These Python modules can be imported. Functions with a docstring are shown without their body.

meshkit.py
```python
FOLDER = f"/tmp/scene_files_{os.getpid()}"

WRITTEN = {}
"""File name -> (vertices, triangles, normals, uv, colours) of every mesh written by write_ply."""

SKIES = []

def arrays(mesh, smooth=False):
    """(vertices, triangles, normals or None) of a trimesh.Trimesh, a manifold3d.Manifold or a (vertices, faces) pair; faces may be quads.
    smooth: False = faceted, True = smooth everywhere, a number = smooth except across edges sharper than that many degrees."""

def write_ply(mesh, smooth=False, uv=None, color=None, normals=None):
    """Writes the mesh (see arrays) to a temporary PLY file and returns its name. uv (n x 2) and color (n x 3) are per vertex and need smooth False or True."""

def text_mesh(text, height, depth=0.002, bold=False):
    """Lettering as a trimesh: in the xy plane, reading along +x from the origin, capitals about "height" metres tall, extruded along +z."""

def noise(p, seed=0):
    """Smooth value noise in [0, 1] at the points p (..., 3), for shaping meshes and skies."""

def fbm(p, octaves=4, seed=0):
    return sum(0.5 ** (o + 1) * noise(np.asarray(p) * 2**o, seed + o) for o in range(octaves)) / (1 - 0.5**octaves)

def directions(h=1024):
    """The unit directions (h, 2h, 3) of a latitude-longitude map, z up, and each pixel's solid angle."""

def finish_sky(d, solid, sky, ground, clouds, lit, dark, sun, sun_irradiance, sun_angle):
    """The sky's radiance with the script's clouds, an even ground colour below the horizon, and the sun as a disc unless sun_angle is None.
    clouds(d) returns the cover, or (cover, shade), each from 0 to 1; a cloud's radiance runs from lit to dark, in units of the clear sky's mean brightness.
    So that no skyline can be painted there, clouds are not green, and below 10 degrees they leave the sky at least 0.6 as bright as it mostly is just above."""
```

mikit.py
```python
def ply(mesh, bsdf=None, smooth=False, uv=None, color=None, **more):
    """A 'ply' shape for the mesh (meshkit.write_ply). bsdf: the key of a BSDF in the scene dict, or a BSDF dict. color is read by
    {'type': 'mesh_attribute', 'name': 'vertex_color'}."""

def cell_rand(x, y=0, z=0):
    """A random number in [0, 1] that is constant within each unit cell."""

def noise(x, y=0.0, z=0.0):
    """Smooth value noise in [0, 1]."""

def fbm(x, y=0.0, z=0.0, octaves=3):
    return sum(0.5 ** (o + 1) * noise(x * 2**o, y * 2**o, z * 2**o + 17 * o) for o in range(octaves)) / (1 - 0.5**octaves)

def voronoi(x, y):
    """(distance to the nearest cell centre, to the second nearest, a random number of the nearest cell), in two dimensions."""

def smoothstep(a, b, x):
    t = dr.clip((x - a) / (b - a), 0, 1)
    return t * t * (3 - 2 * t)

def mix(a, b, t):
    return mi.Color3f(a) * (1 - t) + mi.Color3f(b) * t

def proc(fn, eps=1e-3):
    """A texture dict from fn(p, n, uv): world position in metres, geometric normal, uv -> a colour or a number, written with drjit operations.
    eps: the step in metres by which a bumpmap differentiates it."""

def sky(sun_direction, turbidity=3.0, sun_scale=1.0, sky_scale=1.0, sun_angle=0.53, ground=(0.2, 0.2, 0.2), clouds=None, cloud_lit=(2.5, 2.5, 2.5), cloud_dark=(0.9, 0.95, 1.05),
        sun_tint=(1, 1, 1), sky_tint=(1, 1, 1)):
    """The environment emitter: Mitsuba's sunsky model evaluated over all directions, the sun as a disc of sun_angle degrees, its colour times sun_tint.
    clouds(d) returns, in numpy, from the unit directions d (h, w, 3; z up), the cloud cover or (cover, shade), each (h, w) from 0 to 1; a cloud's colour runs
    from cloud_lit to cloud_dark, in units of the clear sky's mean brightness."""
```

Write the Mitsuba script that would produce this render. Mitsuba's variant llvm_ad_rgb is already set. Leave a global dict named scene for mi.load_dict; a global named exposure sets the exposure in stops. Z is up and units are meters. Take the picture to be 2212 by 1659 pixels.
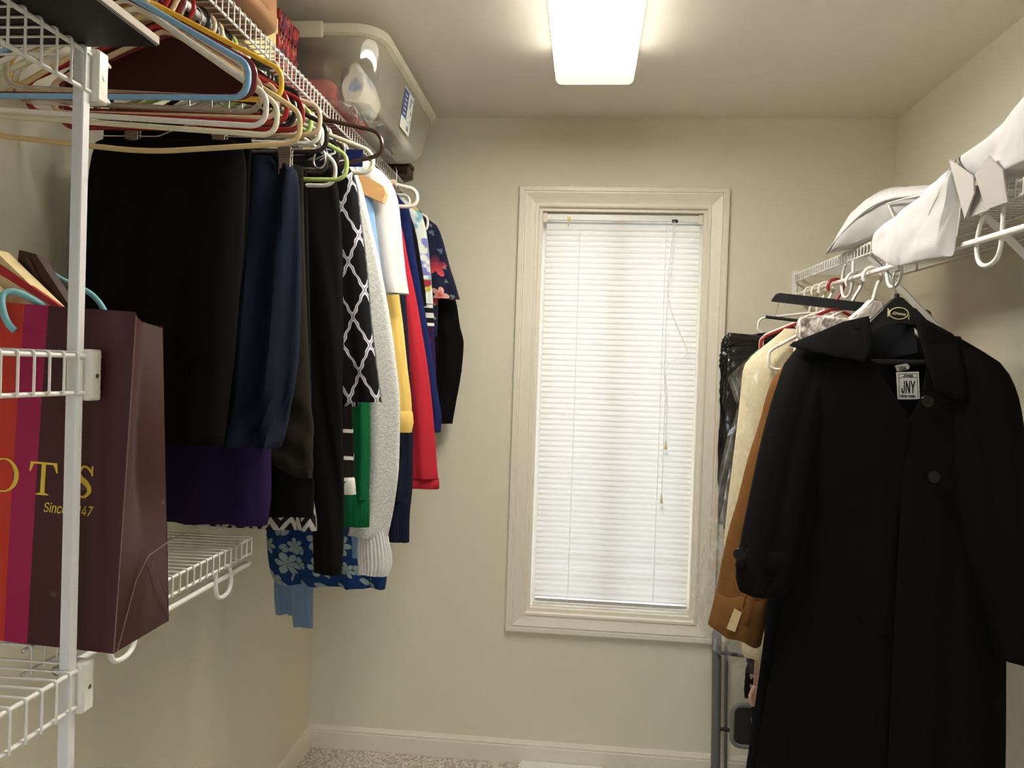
import math
import numpy as np, trimesh, manifold3d, shapely, drjit as dr, mitsuba as mi
import shapely.geometry as sg
from shapely import affinity
from scipy.interpolate import PchipInterpolator, CubicSpline
from scipy.spatial import Delaunay
import mikit, meshkit
from mikit import noise, fbm, smoothstep, mix, cell_rand

T = mi.ScalarTransform4f
scene, labels = {}, {}

# ---------------------------------------------------------------- camera, sky, exposure
W, D, H = 2.113, 2.982, 2.44            # closet: width (x), back wall (y), ceiling (z)
CAM = (1.0243, 0.0, 1.4864)
FWD = np.array([-math.sin(0.0924) * math.cos(0.0166), math.cos(0.0924) * math.cos(0.0166), -math.sin(0.0166)])
RIGHT = np.cross(FWD, [0, 0, 1]); RIGHT /= np.linalg.norm(RIGHT)
UP0 = np.cross(RIGHT, FWD)
ROLL = 0.0329
UP = -math.sin(ROLL) * RIGHT + math.cos(ROLL) * UP0
scene['camera'] = {'type': 'perspective', 'fov': 65.84, 'fov_axis': 'x', 'near_clip': 0.02, 'far_clip': 200.0,
                   'to_world': T().look_at(origin=list(CAM), target=list(np.array(CAM) + FWD), up=list(UP))}
exposure = 0.46
LAMP = 20.0                               # radiance of the fluorescent lens
scene['sky'] = mikit.sky((0.3, -0.6, 0.75), turbidity=4.0, sun_scale=0.0, sky_scale=17.0, sky_tint=(0.93, 0.98, 1.08),
                         clouds=lambda d: np.full(d.shape[:2], 0.75), cloud_lit=(1.5, 1.5, 1.5), cloud_dark=(1.0, 1.0, 1.0), ground=(0.35, 0.36, 0.33))

# ---------------------------------------------------------------- materials
def rgb(r, g, b):                        # display values 0..255 -> linear
    return [((c / 255 + 0.055) / 1.055) ** 2.4 if c > 10 else c / 255 / 12.92 for c in (r, g, b)]

def col(c):
    return {'type': 'rgb', 'value': [float(x) for x in c]}

def mat(name, c, rough=0.5, spec=0.5, bump=None, bscale=0.0005, **more):
    tex = c if isinstance(c, dict) else col(c)
    b = {'type': 'principled', 'base_color': tex, 'roughness': rough, 'specular': spec, **more}
    if bump is not None:
        b = {'type': 'bumpmap', 'arbitrary': bump, 'scale': bscale, 'bsdf': b}
    scene['mat_' + name] = {'type': 'twosided', 'bsdf': b}
    return 'mat_' + name

def fabric(name, c, **kw):
    return mat(name, c, rough=0.95, spec=0.08, **{'sheen': 0.15, **kw})

WALLC = (0.64, 0.603, 0.487)
wall_bump = mikit.proc(lambda p, n, uv: fbm(p.x * 160, p.y * 160, p.z * 160, 2), eps=6e-4)
mat('wall', WALLC, 0.75, 0.25, wall_bump, 0.0007)
mat('ceiling', (0.66, 0.62, 0.55), 0.85, 0.15, wall_bump, 0.0010)
mat('trim', (0.68, 0.635, 0.54), 0.4, 0.4)
mat('white_paint', (0.72, 0.71, 0.68), 0.35, 0.5)
mat('wire', (0.76, 0.75, 0.72), 0.35, 0.5)
mat('post', (0.74, 0.74, 0.76), 0.4, 0.5)
mat('plastic_white', (0.78, 0.76, 0.70), 0.25, 0.5)
mat('plastic_cream', (0.80, 0.76, 0.58), 0.25, 0.5)
mat('plastic_beige', (0.66, 0.50, 0.26), 0.25, 0.5)
mat('plastic_blush', (0.72, 0.55, 0.38), 0.25, 0.5)
mat('plastic_blue', (0.20, 0.42, 0.68), 0.25, 0.5)
mat('plastic_maroon', (0.14, 0.012, 0.014), 0.25, 0.5)
mat('plastic_red', (0.27, 0.012, 0.015), 0.22, 0.5)
mat('plastic_yellow', (0.76, 0.45, 0.035), 0.22, 0.5)
mat('plastic_green', (0.42, 0.55, 0.16), 0.3, 0.5)
mat('plastic_black', (0.014, 0.012, 0.012), 0.3, 0.5)
mat('plastic_brown', (0.035, 0.016, 0.010), 0.22, 0.5)
mat('matte_black', (0.012, 0.012, 0.013), 0.55, 0.3)
mat('button_black', (0.004, 0.004, 0.004), 0.3, 0.3)
mat('gloss_black', (0.006, 0.006, 0.006), 0.14, 0.6)
mat('gold', (0.72, 0.58, 0.22), 0.4, 0.5)
mat('pale_gold', (0.70, 0.62, 0.34), 0.5, 0.4)
mat('bag_yellow', (0.80, 0.58, 0.08), 0.6, 0.3)
mat('wood', mikit.proc(lambda p, n, uv: mix((0.50, 0.27, 0.10), (0.62, 0.37, 0.15), fbm(p.x * 14, p.y * 120, p.z * 120))), 0.35, 0.5)
mat('dark_wood', mikit.proc(lambda p, n, uv: mix((0.03, 0.012, 0.008), (0.055, 0.022, 0.014), fbm(p.x * 12, p.y * 80, p.z * 90))), 0.45, 0.4)
mat('brown_leather', mikit.proc(lambda p, n, uv: mix((0.26, 0.125, 0.055), (0.36, 0.18, 0.08), fbm(p.x * 30, p.y * 30, p.z * 30))), 0.5, 0.35)
mat('dark_brown', (0.040, 0.018, 0.012), 0.6, 0.3)
mat('velvet_brown', (0.045, 0.016, 0.013), 0.9, 0.1)
mat('grey_metal', (0.095, 0.10, 0.10), 0.4, 0.5)
mat('grey_rim', (0.14, 0.15, 0.15), 0.5, 0.4)
mat('paper_white', (0.78, 0.77, 0.72), 0.7, 0.2)
mat('packet', mikit.proc(lambda p, n, uv: mix((0.62, 0.60, 0.54), (0.16, 0.24, 0.45), smoothstep(0.58, 0.66, fbm(p.x * 30, p.y * 24, p.z * 24)))), 0.6, 0.3)
mat('card_yellow', (0.78, 0.66, 0.34), 0.7, 0.2)
mat('teal_rope', (0.22, 0.50, 0.56), 0.7, 0.2)
mat('cream_board', mikit.proc(lambda p, n, uv: mix((0.62, 0.47, 0.22), (0.74, 0.62, 0.36), fbm(p.x * 90, p.y * 90, p.z * 90))), 0.7, 0.2)
mat('red_board', (0.42, 0.03, 0.035), 0.6, 0.3)
mat('crimson_board', (0.36, 0.025, 0.05), 0.6, 0.3)
mat('red_cloth', (0.42, 0.03, 0.05), 0.9, 0.1)
mat('board_black', (0.010, 0.009, 0.008), 0.6, 0.3)
mat('board_edge', (0.50, 0.43, 0.36), 0.6, 0.3)
scene['mat_chrome'] = {'type': 'twosided', 'bsdf': {'type': 'roughconductor', 'material': 'Cr', 'alpha': 0.16}}
scene['mat_steel'] = {'type': 'twosided', 'bsdf': {'type': 'roughconductor', 'specular_reflectance': col((0.36, 0.32, 0.27)), 'alpha': 0.25}}
scene['mat_clear'] = {'type': 'blendbsdf', 'weight': 0.25, 'a': {'type': 'dielectric', 'int_ior': 1.30},
                      'b': {'type': 'twosided', 'bsdf': {'type': 'roughplastic', 'diffuse_reflectance': col((0.62, 0.58, 0.48)), 'alpha': 0.1}}}
scene['mat_film'] = {'type': 'blendbsdf', 'weight': mikit.proc(lambda p, n, uv: 0.03 + 0.14 * smoothstep(0.35, 0.8, fbm(p.x * 60, p.y * 60, p.z * 22, 3))),
                     'a': {'type': 'thindielectric', 'int_ior': 1.5},
                     'b': {'type': 'principledthin', 'base_color': col((0.85, 0.85, 0.83)), 'roughness': 0.35, 'diff_trans': 1.0}}
scene['mat_bin'] = {'type': 'blendbsdf', 'weight': 0.25,
                    'a': {'type': 'thindielectric', 'int_ior': 1.5},
                    'b': {'type': 'principledthin', 'base_color': col((0.80, 0.78, 0.68)), 'roughness': 0.4, 'diff_trans': 1.1}}
scene['mat_bin_rim'] = {'type': 'principledthin', 'base_color': col((0.80, 0.78, 0.66)), 'roughness': 0.4, 'diff_trans': 0.8}
scene['mat_slat'] = {'type': 'principledthin', 'base_color': col((0.83, 0.82, 0.785)), 'roughness': 0.45, 'diff_trans': 0.50}
scene['mat_pane'] = {'type': 'thindielectric', 'int_ior': 1.5}
scene['mat_lens_end'] = {'type': 'principledthin', 'base_color': col((0.9, 0.89, 0.82)), 'roughness': 0.4, 'diff_trans': 1.2}
mat('carpet', mikit.proc(lambda p, n, uv: mix((0.34, 0.305, 0.25), (0.62, 0.575, 0.49), smoothstep(0.3, 0.7, fbm(p.x * 170, p.y * 170, p.z * 170)))), 1.0, 0.05)
# clothes
weave = mikit.proc(lambda p, n, uv: fbm(p.x * 420, p.y * 420, p.z * 420, 2), eps=5e-4)
fabric('black_wool', (0.0052, 0.0052, 0.0056), sheen=0.04, bump=weave, bscale=0.0006)
fabric('black_cloth', (0.0048, 0.0046, 0.0045), sheen=0.04)
fabric('black_knit', (0.0060, 0.0054, 0.0050), sheen=0.06, bump=weave, bscale=0.0006)
fabric('charcoal', (0.018, 0.0155, 0.011), bump=weave, bscale=0.0006)
fabric('navy_wool', (0.010, 0.014, 0.026))
fabric('navy_knit', (0.012, 0.014, 0.030), bump=weave, bscale=0.0005)
fabric('royal_navy', (0.012, 0.018, 0.085))
fabric('purple_knit', (0.020, 0.012, 0.048))
fabric('green_knit', (0.006, 0.095, 0.034), bump=weave, bscale=0.0008)
fabric('light_blue', (0.20, 0.34, 0.58))
fabric('denim_blue', (0.15, 0.23, 0.36))
fabric('white_cotton', (0.62, 0.61, 0.58))
fabric('yellow_cotton', (0.72, 0.50, 0.14), bump=weave, bscale=0.0004)
fabric('red_fleece', (0.42, 0.024, 0.038), bump=weave, bscale=0.0006)
fabric('tan_suede', mikit.proc(lambda p, n, uv: mix((0.13, 0.056, 0.018), (0.185, 0.086, 0.029), fbm(p.x * 40, p.y * 40, p.z * 22))))
fabric('cream_wool', (0.66, 0.58, 0.40))
fabric('pink_cloth', (0.56, 0.37, 0.31))
fabric('shearling', (0.72, 0.66, 0.54))
fabric('lining', (0.012, 0.012, 0.014))
fabric('bedding', (0.50, 0.485, 0.49))
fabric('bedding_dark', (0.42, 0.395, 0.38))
fabric('heather', mikit.proc(lambda p, n, uv: mix((0.44, 0.44, 0.42), (0.68, 0.67, 0.64), smoothstep(0.25, 0.75, fbm(p.x * 260, p.y * 260, p.z * 480, 2)))), bump=weave, bscale=0.0008)
fabric('heather_rib', mikit.proc(lambda p, n, uv: mix((0.52, 0.51, 0.50), (0.66, 0.65, 0.64), fbm(p.x * 300, p.y * 300, p.z * 300, 2))))
fabric('fur', mikit.proc(lambda p, n, uv: mix((0.70, 0.63, 0.58), (0.20, 0.155, 0.145), smoothstep(0.42, 0.72, fbm(p.x * 70, p.y * 70, p.z * 55, 3)) * smoothstep(1.71, 1.62, p.x + 0 * p.y))),
       bump=mikit.proc(lambda p, n, uv: fbm(p.x * 260, p.y * 260, p.z * 130, 2)), bscale=0.003)

def ogee(p, n, uv):
    x, y = uv.x / 0.066, uv.y / 0.128
    tau = 6.2831853
    f = dr.cos(tau * x) + dr.cos(tau * y) + 0.16 * dr.cos(5 * tau * y) * dr.sin(tau * x) ** 2
    a = dr.abs(f) / dr.sqrt(dr.square(dr.sin(tau * x)) + dr.square(dr.sin(tau * y)) + 0.06)
    line = smoothstep(0.27, 0.21, a)
    core = smoothstep(0.10, 0.06, a)
    c = mix((0.008, 0.008, 0.009), (0.62, 0.61, 0.66), line)
    return mix(c, (0.16, 0.15, 0.18), core * 0.8)
fabric('ogee', mikit.proc(ogee))

def flowers(u, v, scale, petals, seed, size=0.42):
    """(inside, radius 0..1, random of the flower, petal line) of scattered flowers."""
    x, y = u / scale, v / scale
    hit, rr, rnd, ln = mi.Float(0), mi.Float(9), mi.Float(0), mi.Float(0)
    for a in (-1, 0, 1):
        for b in (-1, 0, 1):
            cx, cy = dr.floor(x) + a, dr.floor(y) + b
            qx = x - cx - 0.2 - 0.6 * cell_rand(cx, cy, seed)
            qy = y - cy - 0.2 - 0.6 * cell_rand(cx, cy, seed + 1)
            r = dr.sqrt(qx * qx + qy * qy + 1e-9)
            th = dr.atan2(qy, qx) + 6.28 * cell_rand(cx, cy, seed + 2)
            lim = size * (0.6 + 0.4 * cell_rand(cx, cy, seed + 3)) * (0.45 + 0.55 * dr.abs(dr.cos(th * petals / 2)))
            inside = r < lim
            hit = dr.select(inside, 1.0, hit)
            rnd = dr.select(inside, cell_rand(cx, cy, seed + 4), rnd)
            ln = dr.select(inside, smoothstep(0.25, 0.12, dr.abs(dr.cos(th * petals / 2))) + smoothstep(0.9, 1.0, r / lim), ln)
            rr = dr.select(inside, r / lim, rr)
    return hit, rr, rnd, ln

def floral_blue(p, n, uv):
    h, r, k, ln = flowers(uv.x, uv.y, 0.085, 6, 3, 0.46)
    h2, r2, k2, ln2 = flowers(uv.x + 0.03, uv.y + 0.05, 0.055, 2, 23, 0.38)
    base = (0.010, 0.032, 0.115)
    c = mix(base, (0.20, 0.26, 0.27), h2)
    c = mix(c, (0.006, 0.014, 0.05), h2 * dr.clip(ln2, 0, 1) * 0.8)
    c = mix(c, (0.23, 0.29, 0.29), h)
    return mix(c, (0.006, 0.014, 0.05), h * dr.clip(ln, 0, 1) * 0.9)
fabric('floral_blue', mikit.proc(floral_blue))

def floral_navy(p, n, uv):
    h, r, k, ln = flowers(uv.x + 0.012, uv.y, 0.105, 5, 41, 0.42)
    h2, r2, k2, ln2 = flowers(uv.x, uv.y + 0.02, 0.05, 3, 61, 0.26)
    c = mi.Color3f(0.016, 0.018, 0.042)
    c = mix(c, mix((0.07, 0.09, 0.20), (0.15, 0.22, 0.17), k2), h2)
    low = smoothstep(1.90, 1.80, p.z) * smoothstep(1.66, 1.72, p.z)
    petal = mix((0.62, 0.06, 0.075), (0.70, 0.36, 0.30), smoothstep(0.2, 0.9, r * k + 0.2 * k))
    return mix(c, petal, h * low)
fabric('floral_navy', mikit.proc(floral_navy))

def tropical(p, n, uv):
    a, b, k = fbm(uv.x * 22, uv.y * 22), fbm(uv.x * 30 + 9, uv.y * 30), fbm(uv.x * 16 + 31, uv.y * 20)
    c = mix((0.62, 0.66, 0.62), (0.16, 0.36, 0.44), smoothstep(0.5, 0.62, a))
    c = mix(c, (0.42, 0.36, 0.08), smoothstep(0.55, 0.62, b))
    c = mix(c, (0.16, 0.17, 0.45), smoothstep(0.60, 0.68, k))
    return mix(c, (0.30, 0.03, 0.05), smoothstep(0.64, 0.70, fbm(uv.x * 26 + 3, uv.y * 26 + 8)))
fabric('tropical', mikit.proc(tropical))
fabric('stripes', mikit.proc(lambda p, n, uv: mix((0.012, 0.012, 0.012), (0.70, 0.69, 0.66), smoothstep(0.45, 0.55, dr.abs(2 * (p.z / 0.034 - dr.floor(p.z / 0.034)) - 1)))))

def plaid(p, n, uv):
    a = smoothstep(0.2, 0.8, dr.sin(uv.x * 190) * 0.5 + 0.5)
    b = smoothstep(0.2, 0.8, dr.sin(uv.y * 150) * 0.5 + 0.5)
    return mix(mix((0.03, 0.015, 0.07), (0.13, 0.010, 0.045), a), (0.02, 0.012, 0.09), b * 0.6)
fabric('plaid', mikit.proc(plaid))

def zigzag(p, n, uv):
    x, y = uv.x / 0.045, uv.y / 0.036
    w = y + dr.abs(2 * (x - dr.floor(x)) - 1) * 0.9 + 0.6 * noise(x * 0.9, y * 0.8)
    f = w - dr.floor(w)
    return mix((0.012, 0.012, 0.012), (0.42, 0.40, 0.36), smoothstep(0.45, 0.52, f) * smoothstep(1.0, 0.93, f))
fabric('zigzag', mikit.proc(zigzag))

def dashes(p, n, uv):
    x, y = uv.x / 0.06, uv.y / 0.062
    r = cell_rand(dr.floor(y), dr.floor(x))
    f, g = y - dr.floor(y), x - dr.floor(x)
    d = dr.abs(f - 0.35 - 0.3 * r - 0.25 * (g - 0.5) * (r - 0.5))
    return mix((0.012, 0.011, 0.010), (0.70, 0.68, 0.62), smoothstep(0.085, 0.055, d) * smoothstep(0.48, 0.40, dr.abs(g - 0.5)))
fabric('dashes', mikit.proc(dashes))
fabric('grid_white', mikit.proc(lambda p, n, uv: mix((0.68, 0.66, 0.60), (0.20, 0.20, 0.19), smoothstep(0.05, 0.03, dr.abs(uv.x / 0.03 - dr.floor(uv.x / 0.03) - 0.5)))))

def black_sprig(p, n, uv):
    h, r, k, ln = flowers(uv.x, uv.y, 0.035, 3, 91, 0.30)
    return mix((0.012, 0.012, 0.014), (0.42, 0.38, 0.34), h)
fabric('black_sprig', mikit.proc(black_sprig))

def red_box(p, n, uv):
    a, b = fbm(p.y * 110 + p.x * 110, p.z * 60), fbm(p.y * 150 + p.x * 140 + 7, p.z * 55 + 4)
    c = mix((0.07, 0.005, 0.010), (0.32, 0.025, 0.025), smoothstep(0.4, 0.62, a))
    c = mix(c, (0.46, 0.20, 0.12), smoothstep(0.62, 0.72, b))
    return mix(c, (0.05, 0.04, 0.12), smoothstep(0.63, 0.72, fbm(p.y * 80 + p.x * 80 + 31, p.z * 90)))
mat('red_floral_box', mikit.proc(red_box), 0.6, 0.3)

def sticker(p, n, uv):                  # uv 0..1 over the sticker
    u, v = uv.x, uv.y
    c = mix((0.72, 0.72, 0.68), (0.05, 0.06, 0.19), mi.Float((u < 0.48) & (v > 0.30) & (v < 0.95)))
    bars = dr.abs(v * 9 - dr.floor(v * 9) - 0.5) < 0.16
    c = mix(c, (0.62, 0.64, 0.68), mi.Float(bars & (u > 0.12) & (u < 0.36) & (v > 0.36) & (v < 0.86)))
    blob = noise(u * 7 + 3, v * 9)
    c = mix(c, (0.28, 0.33, 0.45), mi.Float((u > 0.5) & (v > 0.34) & (v < 0.9) & (blob > 0.5)))
    c = mix(c, (0.30, 0.52, 0.55), mi.Float(((v > 0.27) & (v < 0.305)) | (v > 0.965)))
    return mix(c, (0.20, 0.20, 0.22), mi.Float((u > 0.62) & (u < 0.84) & (v > 0.07) & (v < 0.2)))
mat('sticker', mikit.proc(sticker), 0.4, 0.4)

def bag_paper(p, n, uv):                # u = metres from the right edge (negative leftwards), v = height above the base
    u = uv.x
    edges = ((-0.118, (0.055, 0.012, 0.018)), (-0.1505, (0.36, 0.008, 0.080)), (-0.205, (0.56, 0.036, 0.022)), (-0.24, (0.62, 0.12, 0.018)),
             (-0.30, (0.36, 0.016, 0.016)), (-0.345, (0.26, 0.007, 0.055)))
    c = mi.Color3f(0.055, 0.012, 0.018)
    for k in range(1, len(edges)):
        c = mix(c, edges[k][1], mi.Float(u < edges[k - 1][0]))
    scuff = smoothstep(0.72, 0.80, fbm(p.x * 36, p.y * 36, p.z * 28, 3)) * 0.04
    return c + mi.Color3f(scuff)
mat('bag_paper', mikit.proc(bag_paper), 0.38, 0.4)
mat('bag_side', mikit.proc(lambda p, n, uv: mix((0.046, 0.011, 0.010), (0.16, 0.10, 0.09), smoothstep(0.76, 0.84, fbm(p.x * 40, p.y * 40, p.z * 32, 3)) * 0.4)), 0.42, 0.35)
mat('bag_inside', (0.30, 0.24, 0.20), 0.7, 0.2)
mat('crease', (0.20, 0.13, 0.12), 0.6, 0.2)

# ---------------------------------------------------------------- helpers
def put(key, mesh, m, smooth=30, **kw):
    scene[key] = mikit.ply(mesh, m, smooth, **kw)
    return key

def lab(key, label=None, cat=None, group=None, kind=None):
    d = {}
    if label: d['label'] = label
    if cat: d['category'] = cat
    if group: d['group'] = group
    if kind: d['kind'] = kind
    labels[key] = d

used = {}
def num(name):
    n = used.get(name, 0); used[name] = n + 1
    return name if n == 0 else f'{name}_{n:03d}'

def cat(*ms):
    return trimesh.util.concatenate([m for m in ms if m is not None])

def box(x0, x1, y0, y1, z0, z1, r=0.0):
    e = np.array([x1 - x0, y1 - y0, z1 - z0], float)
    c = np.array([x0 + x1, y0 + y1, z0 + z1]) / 2
    if r <= 0:
        m = trimesh.creation.box(e); m.apply_translation(c); return m
    pts = []
    for s in np.array(np.meshgrid([-1, 1], [-1, 1], [-1, 1])).T.reshape(-1, 3):
        for k in range(3):
            q = s * (e / 2 - r); q[k] += s[k] * r
            pts.append(q)
        pts.append(s * (e / 2 - r * 0.42))
    m = trimesh.convex.convex_hull(np.array(pts)); m.apply_translation(c); return m

def frames(path, closed):
    p = np.asarray(path, float)
    t = (np.roll(p, -1, 0) - np.roll(p, 1, 0)) if closed else np.gradient(p, axis=0)
    t /= np.linalg.norm(t, axis=1, keepdims=True) + 1e-12
    a = np.cross(t[0], [0, 0, 1] if abs(t[0][2]) < 0.9 else [1, 0, 0]); a /= np.linalg.norm(a)
    A = [a]
    for k in range(1, len(p)):
        a = A[-1] - t[k] * (A[-1] @ t[k]); A.append(a / np.linalg.norm(a))
    A = np.array(A)
    return p, A, np.cross(t, A)

def tube(path, r, n=8, closed=False, rz=None):
    """A round (or oval: rz) bar along a polyline."""
    p, A, B = frames(path, closed)
    r = np.broadcast_to(r, (len(p),))[:, None, None]
    r2 = r if rz is None else np.broadcast_to(rz, (len(p),))[:, None, None]
    th = np.arange(n) * 2 * np.pi / n
    v = p[:, None] + r * np.cos(th)[None, :, None] * A[:, None] + r2 * np.sin(th)[None, :, None] * B[:, None]
    L = len(p)
    i, j = np.meshgrid(np.arange(L if closed else L - 1), np.arange(n), indexing='ij')
    i2, j2 = (i + 1) % L, (j + 1) % n
    q = np.stack([i * n + j, i * n + j2, i2 * n + j2, i2 * n + j], -1).reshape(-1, 4)
    f = np.vstack([q[:, [0, 1, 2]], q[:, [0, 2, 3]]])
    v = v.reshape(-1, 3)
    if not closed:
        v = np.vstack([v, p[0], p[-1]])
        k = np.arange(n)
        f = np.vstack([f, np.stack([(k + 1) % n, k, k * 0 + L * n], 1), np.stack([(L - 1) * n + k, (L - 1) * n + (k + 1) % n, k * 0 + L * n + 1], 1)])
    return trimesh.Trimesh(v, f, process=False)

def fillet(pts, rad, closed=False, k=6):
    """A polyline with rounded corners."""
    p = np.asarray(pts, float); out = []; n = len(p)
    rad = np.broadcast_to(rad, (n,))
    for i in range(n):
        if not closed and i in (0, n - 1):
            out.append(p[i]); continue
        a, b, c = p[i - 1], p[i], p[(i + 1) % n]
        u, v = a - b, c - b
        lu, lv = np.linalg.norm(u), np.linalg.norm(v)
        ang = math.acos(np.clip(u @ v / (lu * lv), -1, 1))
        if ang > 3.1 or rad[i] <= 0:
            out.append(b); continue
        d = min(rad[i] / math.tan(ang / 2), 0.49 * lu, 0.49 * lv)
        s, e = b + u / lu * d, b + v / lv * d
        for t in np.linspace(0, 1, k + 1):
            out.append((1 - t) ** 2 * s + 2 * t * (1 - t) * (b * 0.86 + (s + e) * 0.07) + t ** 2 * e)
    return np.array(out)

def pose(mesh, loc=(0, 0, 0), rz=0.0, ry=0.0, rx=0.0):
    m = trimesh.transformations.euler_matrix(math.radians(rx), math.radians(ry), math.radians(rz), 'sxyz')
    m[:3, 3] = loc
    q = mesh.copy(); q.apply_transform(m); return q

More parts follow.
